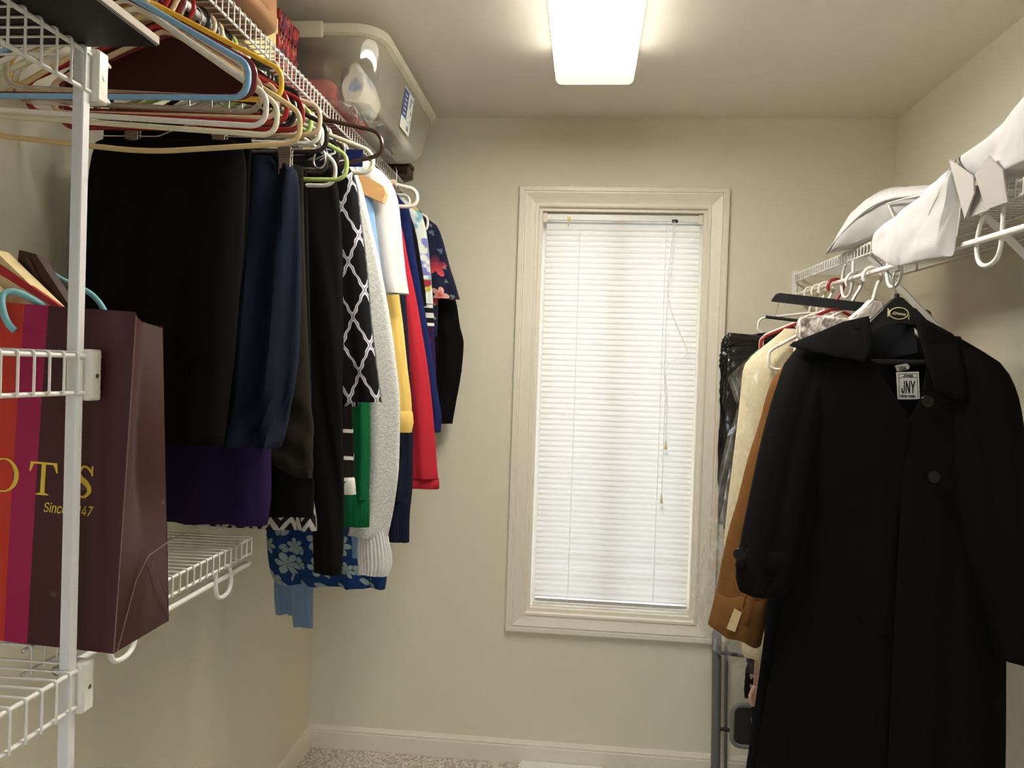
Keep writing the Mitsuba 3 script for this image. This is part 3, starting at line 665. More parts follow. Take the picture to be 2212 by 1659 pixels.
# striped paper shopping bag (leans 2.5 degrees about its lower right corner)
BAGC, BAGY, BAGD, BAGH, BAGW = (0.432, 1.1060), 0.960, 0.135, 0.440, 0.425
def inbag(mesh): return pose(mesh, (BAGC[0], BAGY, BAGC[1]), ry=2.5)
def panel(x0, x1, y0, y1, z0, z1, bulge, axis, th=0.0016, n=14):
    """A paper panel with a slight bulge; axis 'y' faces the aisle end, 'x' the aisle side."""
    a, b = np.meshgrid(np.linspace(0, 1, n), np.linspace(0, 1, n), indexing='ij')
    d = bulge * np.sin(a * math.pi) * np.sin(b * math.pi * 0.9)
    if axis == 'y': P = np.stack([x0 + (x1 - x0) * a, y0 + d, z0 + (z1 - z0) * b], -1); off = [0, th, 0]
    else: P = np.stack([x0 + d, y0 + (y1 - y0) * a, z0 + (z1 - z0) * b], -1); off = [th, 0, 0]
    P = P.reshape(-1, 3); N = n * n
    i, j = np.meshgrid(np.arange(n - 1), np.arange(n - 1), indexing='ij')
    q = np.stack([i * n + j, (i + 1) * n + j, (i + 1) * n + j + 1, i * n + j + 1], -1).reshape(-1, 4)
    f = np.vstack([q[:, :3], q[:, [0, 2, 3]]])
    rim = np.r_[np.arange(n) * n, (n - 1) * n + np.arange(1, n), (np.arange(n - 2, -1, -1)) * n + n - 1, np.arange(n - 2, 0, -1)]
    r2 = np.roll(rim, -1)
    s = np.vstack([np.stack([r2, rim, rim + N], 1), np.stack([r2, rim + N, r2 + N], 1)])
    v = np.vstack([P, P + off])
    return trimesh.Trimesh(v, np.vstack([f, f[:, ::-1] + N, s]), process=False), np.stack([v[:, 0], v[:, 2]], 1)
def taper(m):                            # the mouth of the bag closes towards the back
    m = m.copy(); v = m.vertices
    v[:, 0] -= 0.040 * np.clip(v[:, 1] / BAGD, 0, 1) * np.clip(v[:, 2] / BAGH, 0, 1) * np.clip(1 + v[:, 0] / BAGW, 0, 1)
    m.vertices = v; return m
fr, fuv = panel(-BAGW, 0, 0, 0, 0, BAGH, -0.003, 'y')
put('shopping_bag__front_panel', inbag(fr), 'mat_bag_paper', True, uv=fuv)
bk, buv = panel(-BAGW, 0, BAGD, 0, 0, BAGH - 0.012, 0.004, 'y')
put('shopping_bag__back_panel', inbag(taper(bk)), 'mat_bag_side', True)
# side gusset: folded inwards along its middle, with the triangle creases near the base
zs = np.linspace(0, BAGH - 0.004, 24); ys = np.linspace(0.0, BAGD, 15)
yy, zg = np.meshgrid(ys, zs, indexing='ij')
mid = np.abs(yy / BAGD - 0.5) * 2
fold = -0.016 * (1 - mid) * np.clip((zg - 0.09) / 0.12, 0, 1) + 0.004 * np.sin(zg * 18) * (1 - mid)
drop = -0.012 * (yy / BAGD) * (zg / BAGH)
gus = np.stack([fold, yy, zg + drop], -1).reshape(-1, 3)
n1, n2 = yy.shape
i, j = np.meshgrid(np.arange(n1 - 1), np.arange(n2 - 1), indexing='ij')
q = np.stack([i * n2 + j, (i + 1) * n2 + j, (i + 1) * n2 + j + 1, i * n2 + j + 1], -1).reshape(-1, 4)
gf = np.vstack([q[:, :3], q[:, [0, 2, 3]]])
N = n1 * n2
gus = trimesh.Trimesh(np.vstack([gus, gus - [0.0016, 0, 0]]), np.vstack([gf, gf[:, ::-1] + N]), process=False)
put('shopping_bag__side_gusset', inbag(taper(gus)), 'mat_bag_side', 25)
put('shopping_bag__side_gusset_001', inbag(gus.copy().apply_translation([-BAGW + 0.0016, 0, 0])), 'mat_bag_side', 25)
put('shopping_bag__base', inbag(box(-BAGW, 0, 0, BAGD, 0, 0.002)), 'mat_bag_side', False)
put('shopping_bag__crease', inbag(tube([(0.0036, 0.003, 0.002), (0.0015, 0.040, 0.085), (0.0015, 0.068, 0.112), (0.002, 0.125, 0.122)], 0.0007, 5)), 'mat_crease', True)
put('shopping_bag__crease_001', inbag(tube([(0.0015, 0.068, 0.112), (0.0030, 0.100, 0.060), (0.0012, 0.134, 0.008)], 0.0007, 5)), 'mat_crease', True)
put('shopping_bag__crease_002', inbag(tube([(0.0006, 0.0004, 0.0), (0.0010, 0.0004, 0.22), (0.0006, 0.0004, 0.436)], 0.0008, 5)), 'mat_crease', True)
CAPH = 0.0425
letters = 'TALBOTS'
for k, ch in enumerate(letters):
    sh = affinity.scale(serif(ch), CAPH, CAPH, origin=(0, 0))
    cx = (sh.bounds[0] + sh.bounds[2]) / 2
    uc = -0.054 - 0.0545 * (6 - k)
    L3 = facing(extrude(affinity.translate(sh, uc - cx, 0), 0.0011))
    b = (np.clip(-L3.vertices[:, 0] / BAGW, 0, 1))
    L3.vertices[:, 2] += 0.196
    L3.vertices[:, 1] += -0.0002 - 0.003 * np.sin(b * math.pi) * np.sin(L3.vertices[:, 2] / BAGH * math.pi * 0.9)
    key = 'shopping_bag__letter' + (f'_{k:03d}' if k else '')
    put(key, inbag(L3), 'mat_bag_yellow', False)
tx = meshkit.text_mesh('Since 1947', 0.0125, 0.0010)
tx.apply_transform([[1, 0.22, 0, 0], [0, 1, 0, 0], [0, 0, 1, 0], [0, 0, 0, 1]])
w_ = tx.bounds[1][0] - tx.bounds[0][0]
tx.apply_scale([0.066 / w_, 1, 1]); tx = facing(tx); tx.apply_translation([-0.106, 0, 0.1745])
b = np.clip(-tx.vertices[:, 0] / BAGW, 0, 1)
tx.vertices[:, 1] += -0.0003 - 0.003 * np.sin(b * math.pi) * np.sin(tx.vertices[:, 2] / BAGH * math.pi * 0.9)
put('shopping_bag__tagline', inbag(tx), 'mat_bag_yellow', False)
labels['shopping_bag__tagline'] = {'label': 'yellow line reading Since 1947'}
def rope(pts, r=0.0042): return tube(CubicSpline(np.arange(len(pts)), np.array(pts, float))(np.linspace(0, len(pts) - 1, 30)), r, 8)
put('shopping_bag__rope_handle', rope([(0.299, 0.9455, 1.517), (0.289, 0.940, 1.533), (0.284, 0.940, 1.552), (0.283, 0.945, 1.563), (0.290, 0.955, 1.567), (0.302, 0.968, 1.560), (0.312, 0.985, 1.550)]), 'mat_teal_rope', True)
put('shopping_bag__rope_handle_001', rope([(0.20, 1.07, 1.54), (0.21, 1.075, 1.585), (0.235, 1.078, 1.612), (0.262, 1.075, 1.600), (0.30, 1.07, 1.585), (0.330, 1.062, 1.570), (0.352, 1.055, 1.545)], 0.004), 'mat_teal_rope', True)
for k in range(2): labels['shopping_bag__rope_handle' + ('' if k == 0 else '_001')] = {'label': 'teal rope handle'}
lab('shopping_bag', 'maroon paper shopping bag with red and pink stripes and yellow lettering', 'shopping bag')

def wedge(poly, y0, y1):                 # a slab with outline poly in (x, z)
    m = extrude(sg.Polygon(poly), y1 - y0); m = facing(m); m.apply_translation([0, y1, 0]); return m
put('gift_box__body', wedge([(0.10, 1.12), (0.262, 1.12), (0.325, 1.548), (0.236, 1.625), (0.13, 1.60)], 0.985, 1.012), 'mat_cream_board', False)
put('gift_box__trim', wedge([(0.328, 1.548), (0.341, 1.547), (0.250, 1.603), (0.13, 1.668), (0.13, 1.655)], 0.983, 0.990), 'mat_red_board', False)
labels['gift_box__trim'] = {'label': 'red band'}
lab('gift_box', 'slanted cream patterned box with a red band sticking out of the shopping bag', 'gift box')
put('picture_frame__border', wedge([(0.19, 1.18), (0.285, 1.13), (0.325, 1.548), (0.270, 1.624), (0.245, 1.63)], 1.020, 1.038), 'mat_dark_brown', False)
put('picture_frame__rib', wedge([(0.298, 1.545), (0.304, 1.545), (0.262, 1.618), (0.256, 1.618)], 1.0175, 1.0202), 'mat_dark_wood', False)
put('picture_frame__rib_001', wedge([(0.286, 1.545), (0.291, 1.545), (0.252, 1.612), (0.247, 1.612)], 1.0175, 1.0202), 'mat_dark_wood', False)
lab('picture_frame', 'ribbed dark brown frame leaning behind the cream box in the bag', 'frame')
put('red_carton', wedge([(0.235, 1.18), (0.293, 1.18), (0.283, 1.578), (0.240, 1.576)], 1.046, 1.062), 'mat_crimson_board', False)
lab('red_carton', 'small crimson carton corner standing upright in the shopping bag near the post', 'carton')
put('white_cup', trimesh.creation.revolve([(0, 0), (0.020, 0), (0.026, 0.30), (0.024, 0.335), (0.014, 0.345), (0, 0.345)], sections=24).apply_translation([0.236, 0.966 + 0.006, 1.235]), 'mat_plastic_blush', 30)
lab('white_cup', 'pale rounded bottle top peeking out of the shopping bag at the photo edge', 'bottle')

# things on the high shelf
SZ = 2.199
put('leather_case__body', skin([[(x0, y, SZ + 0.006), (x1, y, SZ + 0.004), (x1 + 0.035, y, SZ + 0.035), (x1 + 0.036, y, SZ + 0.15), (x1, y, SZ + 0.165), (x0, y, SZ + 0.165)] for x0, x1, y in ((0.05, 0.285, 1.25), (0.04, 0.297, 1.30), (0.04, 0.297, 1.64), (0.05, 0.282, 1.70))], 40, 30, 0.001), 'mat_brown_leather', True)
for k, (xx, zz_) in enumerate(((0.304, 0.012), (0.330, 0.036))):
    put('leather_case__piping' + ('' if k == 0 else '_001'), tube([(xx - 0.012, 1.255, SZ + zz_), (xx, 1.31, SZ + zz_), (xx, 1.63, SZ + zz_), (xx - 0.012, 1.690, SZ + zz_)], 0.004, 8), 'mat_brown_leather', True)
lab('leather_case', 'tan brown leather case with piped edges at the top of the high shelf', 'case')
put('yellow_box__body', box(0.03, 0.243, 1.71, 1.885, SZ + 0.001, SZ + 0.125, 0.002), 'mat_card_yellow', False)
put('yellow_box__lid', box(0.027, 0.246, 1.707, 1.888, SZ + 0.092, SZ + 0.130, 0.002), 'mat_card_yellow', False)
lab('yellow_box', 'pale yellow lidded cardboard box between the leather case and red floral box', 'box')
put('floral_box__body', box(0.03, 0.240, 1.905, 2.03, SZ + 0.001, SZ + 0.155, 0.002), 'mat_red_floral_box', False)
put('floral_box__lid', box(0.026, 0.244, 1.900, 2.035, SZ + 0.113, SZ + 0.163, 0.002), 'mat_red_floral_box', False)
lab('floral_box', 'dark red floral patterned box with a lid beside the clear bin', 'box')
# clear storage bin
def rrect(x0, x1, y0, y1, r, n=7):
    pts = []
    for cx, cy, a0 in ((x1 - r, y1 - r, 0), (x0 + r, y1 - r, 90), (x0 + r, y0 + r, 180), (x1 - r, y0 + r, 270)):
        pts += [(cx + r * math.cos(math.radians(a0 + t)), cy + r * math.sin(math.radians(a0 + t))) for t in np.linspace(0, 90, n)]
    return np.array(pts)
def shell(rings, cap0=True, cap1=False):
    n = len(rings[0]); v = np.vstack(rings); f = []
    for k in range(len(rings) - 1):
        i = np.arange(n); j = (i + 1) % n
        f += [np.stack([k * n + i, k * n + j, (k + 1) * n + j], 1), np.stack([k * n + i, (k + 1) * n + j, (k + 1) * n + i], 1)]
    if cap0:
        v = np.vstack([v, rings[0].mean(0)]); i = np.arange(n); f.append(np.stack([(i + 1) % n, i, i * 0 + len(v) - 1], 1))
    if cap1:
        v = np.vstack([v, rings[-1].mean(0)]); i = np.arange(n); o = (len(rings) - 1) * n; f.append(np.stack([o + i, o + (i + 1) % n, i * 0 + len(v) - 1], 1))
    return trimesh.Trimesh(v, np.vstack(f), process=False)
def lift(r, z): return np.column_stack([r, np.full(len(r), z)])
BZ = SZ + 0.0015
put('storage_bin__tub', shell([lift(rrect(0.085, 0.405, 2.10, 2.74, 0.05), BZ), lift(rrect(0.075, 0.418, 2.088, 2.758, 0.06), BZ + 0.006), lift(rrect(0.068, 0.428, 2.076, 2.80, 0.065), BZ + 0.04), lift(rrect(0.055, 0.445, 2.062, 2.845, 0.075), BZ + 0.165)]), 'mat_bin', 40)
put('storage_bin__rim', shell([lift(rrect(0.052, 0.448, 2.058, 2.848, 0.075), BZ + 0.160), lift(rrect(0.040, 0.462, 2.046, 2.868, 0.085), BZ + 0.164), lift(rrect(0.040, 0.463, 2.045, 2.869, 0.085), BZ + 0.186), lift(rrect(0.046, 0.458, 2.051, 2.863, 0.082), BZ + 0.190)], cap0=False, cap1=True), 'mat_bin_rim', 40)
labels['storage_bin__rim'] = {'label': 'cloudy white lid'}
put('storage_bin__latch', box(0.195, 0.305, 2.034, 2.046, BZ + 0.148, BZ + 0.190, 0.004), 'mat_bin_rim', False)
for k, (x, y) in enumerate(((0.14, 2.13), (0.36, 2.13), (0.36, 2.68), (0.14, 2.68))):
    put('storage_bin__foot' + ('' if k == 0 else f'_{k:03d}'), tube(np.array([(x + 0.020 * math.cos(t), y + 0.020 * math.sin(t), BZ + 0.004) for t in np.linspace(0, 2 * math.pi, 18)[:-1]]), 0.0022, 6, True), 'mat_bin_rim', True)
# sticker on the long side (slanted side plane)
def side_x(z): return float(np.interp(z, [BZ + 0.04, BZ + 0.165], [0.428, 0.445]))
c = [(2.40, 2.228), (2.52, 2.228), (2.52, 2.352), (2.40, 2.352)]
stv = [(side_x(z) + 0.0012, y, z) for y, z in c]
stv = np.array(stv + [(x - 0.0008, y, z) for x, y, z in stv])
stf = [[0, 1, 2], [0, 2, 3], [4, 6, 5], [4, 7, 6], [0, 4, 5], [0, 5, 1], [1, 5, 6], [1, 6, 2], [2, 6, 7], [2, 7, 3], [3, 7, 4], [3, 4, 0]]
put('storage_bin__sticker', trimesh.Trimesh(stv, stf, process=False), 'mat_sticker', False, uv=np.array([(0, 0), (1, 0), (1, 1), (0, 1)] * 2, float))
labels['storage_bin__sticker'] = {'label': 'blue and white product sticker'}
lab('storage_bin', 'clear plastic storage bin with cloudy lid under the ceiling', 'storage bin')
put('red_pouch', skin([[(0.11, y, BZ + 0.012), (0.30 + d, y, BZ + 0.012), (0.315 + d, y, BZ + 0.030), (0.30, y, BZ + h), (0.12, y, BZ + h), (0.10, y, BZ + 0.03)] for y, h, d in ((2.108, 0.045, 0), (2.118, 0.064, 0), (2.42, 0.064, 0), (2.44, 0.045, 0))], 28, 16, 0.002, 5), 'mat_red_cloth', True)
lab('red_pouch', 'flat red cloth pouch under the dark bag in the clear bin', 'pouch')
put('dark_handbag__body', skin([[(0.10, y, BZ + 0.072), (0.285 + d, y, BZ + 0.072), (0.300 + d, y, BZ + 0.09), (0.29, y, BZ + h), (0.10, y, BZ + h), (0.09, y, BZ + 0.09)] for y, h, d in ((2.095, 0.12, -0.02), (2.12, 0.152, 0), (2.30, 0.154, 0.01), (2.44, 0.14, -0.02), (2.47, 0.11, -0.05))], 30, 24, 0.003, 3), 'mat_dark_brown', True)
put('dark_handbag__clasp', box(0.195, 0.222, 2.086, 2.096, BZ + 0.090, BZ + 0.100, 0.002), 'mat_steel', False)
lab('dark_handbag', 'dark brown bag inside the clear bin, seen through its near end', 'handbag')
for k, (x0, x1, y0, y1, h) in enumerate(((0.330, 0.395, 2.13, 2.30, 0.115), (0.315, 0.400, 2.50, 2.72, 0.075))):
    key = num('white_packet')
    put(key, skin([[(x0 + 0.01, y, BZ + 0.012), (x1 - 0.02, y, BZ + 0.012), (x1, y, BZ + h * 0.5), (x1 - 0.02, y, BZ + h * q), (x0 + 0.02, y, BZ + h * q), (x0, y, BZ + h * 0.5)] for y, q in ((y0, 0.7), (y0 + 0.012, 1), (y1 - 0.012, 1), (y1, 0.7))], 28, 14, 0.006, 7 + k), 'mat_packet', True)
    lab(key, ('taller white paper packet in the clear bin beside the dark bag', 'lower white paper packet at the far end of the clear bin')[k], 'packet')
put('brown_box__body', box(0.06, 0.345, 2.885, D - 0.008, SZ + 0.001, SZ + 0.034, 0.002), 'mat_dark_wood', False)
put('brown_box__lid', box(0.057, 0.348, 2.882, D - 0.006, SZ + 0.0345, SZ + 0.050, 0.002), 'mat_dark_wood', False)
lab('brown_box', 'flat dark brown wooden box at the window end of the high shelf', 'box')

# ---------------------------------------------------------------- hangers
def tube_hanger(W2=0.21, r=0.0046, drop=0.245, hook_r=None, arm_z=-0.075, end_r=0.024, sag=0.0, round_top=False):
    """(frame, hook) meshes of a tubular hanger hung on a rod at the origin; hanger plane xz."""
    R = 0.0075 + r + 0.010
    zc = 0.0075 + r - R
    a = np.radians(np.linspace(215, -40, 24))
    arc = [(R * math.cos(t), 0, zc + R * math.sin(t)) for t in a]
    stem = [(0.0, 0, arm_z), (0.0, 0, arm_z + 0.018), (R * 0.55, 0, zc - R * 1.15)]
    hook = tube(CubicSpline(np.arange(3 + 24), np.array(stem + arc[::-1]))(np.linspace(0, 26, 60)), hook_r or r, 8)
    h = 0.052
    pts = [(0, 0, arm_z), (W2, 0, -drop + h), (W2, 0, -drop), (0, 0, -drop - sag), (-W2, 0, -drop), (-W2, 0, -drop + h)]
    rad = [0.03, end_r, end_r, 0.0 if sag == 0 else 0.5, end_r, end_r]
    fr = tube(fillet(pts, rad, True, 8), r, 10, True)
    return fr, hook
def wire_clip_hanger(W2=0.19, drop=0.165):
    R = 0.020; zc = 0.0075 + 0.0016 - R
    a = np.radians(np.linspace(-40, 215, 24))
    arc = [(R * math.cos(t), 0, zc + R * math.sin(t)) for t in a]
    hook = tube(CubicSpline(np.arange(27), np.array([(0.0, 0, -drop + 0.02), (0.0, 0, -0.07), (R * 0.6, 0, zc - R * 1.15)] + arc))(np.linspace(0, 26, 60)), 0.0017, 8)
    bar = tube(fillet([(-W2, 0, -drop), (-W2 * 0.35, 0, -drop), (0, 0, -drop + 0.024), (W2 * 0.35, 0, -drop), (W2, 0, -drop)], 0.03), 0.0020, 8)
    return bar, hook
def clip_mesh():
    b = [box(-0.0125, 0.0125, -0.007, -0.003, -0.034, 0.020, 0.001), box(-0.0125, 0.0125, 0.003, 0.007, -0.034, 0.020, 0.001)]
    b += [box(-0.0128, 0.0128, -0.0085, -0.007, 0.000 + 0.005 * k, 0.0025 + 0.005 * k) for k in range(4)]
    b += [box(-0.010 + 0.005 * k - 0.001, -0.010 + 0.005 * k + 0.001, -0.0082, -0.007, -0.034, -0.004) for k in range(5)]
    b += [trimesh.creation.cylinder(0.004, 0.024, sections=12).apply_transform(trimesh.transformations.rotation_matrix(math.pi / 2, [0, 1, 0])).apply_translation([0, 0, 0.004])]
    return cat(*b)
CL = clip_mesh()
def hang(name, kind, y, m, label, group=None, rz=0.0, ry=0.0, x=None, z=None, hook_m=None, clips=(), cat_='hanger', **kw):
    key = num(name)
    x = RX if x is None else x; z = RZ if z is None else z
    fr, hk = kind(**kw)
    put(key + '__frame', pose(fr, (x, y, z), rz, ry), m, True)
    put(key + '__hook', pose(hk, (x, y, z), rz, ry), hook_m or m, True)
    if hook_m: labels[key + '__hook'] = {'label': 'metal hook'}
    for k, (cx, cz) in enumerate(clips):
        put(key + '__clip' + (f'_{k:03d}' if k else ''), pose(pose(CL, (cx, 0, cz)), (x, y, z), rz, ry), 'mat_steel', 20)
        labels[key + '__clip' + (f'_{k:03d}' if k else '')] = {'label': 'ribbed metal clip'}
    lab(key, label, cat_, group)
    return key
TH = tube_hanger
# empty hangers, from the camera towards the window
hang('tube_hanger', TH, 1.185, 'mat_plastic_blue', 'sky blue plastic hanger, frontmost of the empty hangers behind the post', rz=1, W2=0.218, drop=0.244)
hang('tube_hanger', TH, 1.203, 'mat_plastic_maroon', 'dark maroon plastic hanger hugging the back of the blue one', rz=2, W2=0.219, drop=0.236)
hang('tube_hanger', TH, 1.212, 'mat_plastic_white', 'white plastic hanger with its bar just under the blue hanger', rz=11, W2=0.224, drop=0.268, ry=0.0)
hang('tube_hanger', TH, 1.245, 'mat_plastic_cream', 'cream plastic hanger just behind the white one, its end slightly lower', rz=12, W2=0.230, drop=0.270, ry=0.4)
hang('tube_hanger', TH, 1.268, 'mat_plastic_beige', 'beige trouser hanger with a sagging bar, lowest of the empty hangers', rz=11, W2=0.250, drop=0.285, sag=0.022, ry=-2.0, end_r=0.026)
hang('tube_hanger', TH, 1.276, 'mat_plastic_yellow', 'bright yellow plastic hanger with a long sloping arm', rz=11, W2=0.220, drop=0.208, ry=-1, arm_z=-0.052)
hang('tube_hanger', TH, 1.312, 'mat_plastic_red', 'red plastic hanger just below the yellow one', rz=11, W2=0.216, drop=0.236, ry=-1.0)
hang('tube_hanger', TH, 1.385, 'mat_plastic_red', 'second red plastic hanger, farther from the post than the first', rz=8, W2=0.216, drop=0.232, ry=-2.0)
hang('tube_hanger', TH, 1.500, 'mat_plastic_blush', 'pinkish beige plastic hanger between the red and black ones', rz=0, W2=0.218, drop=0.215, ry=-2.0)
hang('tube_hanger', TH, 1.540, 'mat_plastic_black', 'black plastic hanger end showing beside the pinkish beige one', rz=0, W2=0.216, drop=0.238, ry=-2.5)
hang('tube_hanger', TH, 1.665, 'mat_plastic_green', 'light green plastic hanger lying across the dark trousers', rz=0, W2=0.228, drop=0.255)
hang('tube_hanger', TH, 1.745, 'mat_plastic_brown', 'glossy dark brown hanger hanging askew above the patterned top', rz=4, W2=0.230, drop=0.240, ry=-15, end_r=0.03)
hang('tube_hanger', TH, 2.395, 'mat_plastic_white', 'thick white plastic hanger sticking out near the window end of the rod', rz=0, W2=0.222, drop=0.160, r=0.0062, arm_z=-0.06, end_r=0.03)

for y, m_, w2, dr_, l in ((1.335, 'mat_plastic_blush', 0.200, 0.225, 'pinkish hanger tucked between the two red hangers'), (1.352, 'mat_plastic_maroon', 0.195, 0.215, 'maroon hanger tucked between the two red hangers'),
                          (1.445, 'mat_plastic_black', 0.190, 0.205, 'black hanger with a thick hook between the second red and pinkish beige hangers'), (1.468, 'mat_plastic_blush', 0.195, 0.200, 'pale pink hanger just behind a thick black hook'),
                          (1.560, 'mat_plastic_green', 0.180, 0.190, 'light green hanger whose thick round hook shows under the shelf lip'), (1.612, 'mat_plastic_white', 0.180, 0.190, 'white hanger whose hook follows the light green hook'),
                          (1.630, 'mat_plastic_white', 0.180, 0.200, 'second white hanger hook after the light green hook')):
    hang('tube_hanger', TH, y, m_, l, W2=w2, drop=dr_, r=0.0048, rz=4)
for y, w2, dr_, l in ((1.222, 0.190, 0.225, 'clear plastic clip hanger nearest the blue hanger'), (1.257, 0.200, 0.235, 'clear plastic clip hanger between the white and cream hangers')):
    hang('clear_hanger', TH, y, 'mat_clear', l, W2=w2, drop=dr_, r=0.0045, rz=8, hook_m='mat_chrome', hook_r=0.0018, arm_z=-0.065, end_r=0.03)
# dark brown broad hanger
key = num('suit_hanger')
arch = [(-0.20, -0.185), (-0.205, -0.150), (-0.10, -0.075), (-0.02, -0.045), (0.02, -0.045), (0.10, -0.085), (0.205, -0.160), (0.20, -0.195), (0.10, -0.180), (0, -0.172), (-0.10, -0.172)]
put(key + '__arms', pose(sheet(arch, lambda x, z: -0.012 + 0 * x, 0.024, 0.02), (RX - 0.01, 1.375, RZ), 2), 'mat_velvet_brown', 30)
put(key + '__hook', pose(tube_hanger()[1], (RX - 0.01, 1.375, RZ), 2), 'mat_chrome', True); labels[key + '__hook'] = {'label': 'metal hook'}
lab(key, 'broad dark brown suit hanger seen through the empty plastic hangers', 'hanger')

# ---------------------------------------------------------------- garments on the left rod
WC = wire_clip_hanger
def skirt(name, m, y, levels, label, category, clipx=(-0.10, 0.12), **kw):
    key = num(name)
    cloth(key + '__cloth', m, levels, y, **kw)
    lab(key, label, category)
    return key
hang('tube_hanger', TH, 1.480, 'mat_plastic_black', 'black hanger with black trousers folded over its bar', W2=0.19, drop=0.185)
k = num('folded_trousers')
cloth(k + '__cloth', 'mat_black_knit', [(1.968, 0.075, 0.360, 0.010), (1.955, 0.068, 0.368, 0.014), (1.80, 0.066, 0.366, 0.013), (1.50, 0.066, 0.345, 0.013), (1.36, 0.066, 0.335, 0.013)], 1.477, folds=0.003, wave=0.1, seed=2)
lab(k, 'black trousers folded over a hanger bar, just above the black skirt', 'trousers')
# front group: skirts and trousers in dark cloth
hang('skirt_hanger', WC, 1.425, 'mat_chrome', 'wire clip hanger holding the black skirt nearest the post', W2=0.17, drop=0.235, clips=((-0.11, -0.235), (0.06, -0.235)))
skirt('black_skirt', 'mat_black_cloth', 1.425, [(1.893, 0.085, 0.372, 0.012), (1.85, 0.075, 0.381, 0.020), (1.73, 0.066, 0.379, 0.026), (1.625, 0.060, 0.372, 0.030), (1.52, 0.055, 0.366, 0.033), (1.43, 0.052, 0.358, 0.035), (1.328, 0.050, 0.350, 0.038)],
      'black skirt hanging nearest the white post, behind the shopping bag', 'skirt', folds=0.008, wave=0.11, seed=1)
hang('skirt_hanger', WC, 1.515, 'mat_chrome', 'wire clip hanger with a ribbed metal clip on the navy skirt', W2=0.185, drop=0.232, clips=((-0.12, -0.245), (0.152, -0.250)))
skirt('navy_skirt', 'mat_navy_wool', 1.515, [(1.888, 0.090, 0.425, 0.012), (1.858, 0.080, 0.447, 0.018), (1.745, 0.074, 0.454, 0.024), (1.62, 0.070, 0.457, 0.030), (1.53, 0.066, 0.456, 0.034), (1.43, 0.062, 0.449, 0.036), (1.373, 0.060, 0.436, 0.037), (1.320, 0.060, 0.427, 0.038)],
      'navy pleated skirt hanging behind the black skirt, under a metal clip', 'skirt', folds=0.022, wave=0.062, seed=4)
hang('skirt_hanger', WC, 1.590, 'mat_chrome', 'wire hanger with a bright rounded end above the purple top', W2=0.18, drop=0.22, clips=((0.12, -0.225),))
skirt('purple_skirt', 'mat_purple_knit', 1.590, [(1.90, 0.12, 0.345, 0.012), (1.57, 0.09, 0.362, 0.028), (1.275, 0.07, 0.379, 0.034), (1.212, 0.07, 0.381, 0.034), (1.150, 0.07, 0.376, 0.034)],
      'dark purple skirt whose hem shows below the black and navy skirts', 'skirt', folds=0.010, wave=0.12, seed=6)
hang('skirt_hanger', WC, 1.650, 'mat_chrome', 'wire hanger holding the charcoal skirt beside the long trousers', W2=0.17, drop=0.235)
skirt('charcoal_skirt', 'mat_charcoal', 1.645, [(1.905, 0.13, 0.410, 0.012), (1.67, 0.11, 0.420, 0.024), (1.47, 0.12, 0.434, 0.028), (1.375, 0.20, 0.445, 0.026), (1.30, 0.30, 0.449, 0.022), (1.243, 0.41, 0.449, 0.012)],
      'charcoal skirt with a slanting hem, left of the long black trousers', 'skirt', folds=0.007, wave=0.10, seed=8)
hang('tube_hanger', TH, 1.690, 'mat_plastic_white', 'white plastic hanger with a rounded end beside the ribbed metal clip', W2=0.195, drop=0.262, end_r=0.034)
skirt('black_tunic', 'mat_black_cloth', 1.690, [(1.915, 0.15, 0.400, 0.012), (1.675, 0.13, 0.415, 0.022), (1.37, 0.12, 0.428, 0.024), (1.171, 0.20, 0.437, 0.022), (1.150, 0.25, 0.437, 0.020)],
      'black tunic with a curved hem between the purple skirt and long trousers', 'tunic', folds=0.006, wave=0.10, seed=9)
hang('tube_hanger', TH, 1.733, 'mat_plastic_black', 'black hanger holding the black and white zigzag skirt', W2=0.16, drop=0.225)
skirt('zigzag_skirt', 'mat_zigzag', 1.733, [(1.925, 0.16, 0.350, 0.008), (1.58, 0.14, 0.370, 0.014), (1.27, 0.13, 0.385, 0.016), (1.20, 0.13, 0.42, 0.016), (1.112, 0.13, 0.434, 0.018)],
      'black and white zigzag print skirt, only its hem band in view', 'skirt', folds=0.006, wave=0.10, seed=10)
hang('tube_hanger', TH, 1.782, 'mat_plastic_black', 'black hanger under the fold of the long black trousers', W2=0.17, drop=0.20)
k = skirt('black_trousers', 'mat_black_knit', 1.782, [(1.95, 0.255, 0.428, 0.014), (1.92, 0.262, 0.437, 0.020), (1.82, 0.285, 0.451, 0.024), (1.69, 0.315, 0.458, 0.024), (1.37, 0.362, 0.469, 0.022), (1.15, 0.400, 0.477, 0.020), (1.003, 0.411, 0.476, 0.018)],
      'long black trousers hanging beside the black and white patterned top', 'trousers', folds=0.006, wave=0.07, seed=11)
hang('tube_hanger', TH, 2.200, 'mat_plastic_black', 'black hanger inside the blue floral skirt', W2=0.15, drop=0.20)
skirt('floral_skirt', 'mat_floral_blue', 2.203, [(1.96, 0.20, 0.36, 0.008), (1.66, 0.17, 0.385, 0.010), (1.36, 0.14, 0.42, 0.014), (1.14, 0.125, 0.468, 0.022), (1.00, 0.120, 0.484, 0.025), (0.90, 0.132, 0.484, 0.026), (0.855, 0.150, 0.478, 0.025)],
      'blue skirt with pale flowers, its hem lowest below the green and grey sweaters', 'skirt', folds=0.013, wave=0.10, seed=12)
hang('tube_hanger', TH, 2.290, 'mat_plastic_white', 'white hanger holding the pale blue shirt tails', W2=0.12, drop=0.19)
k = num('pale_blue_shirt')
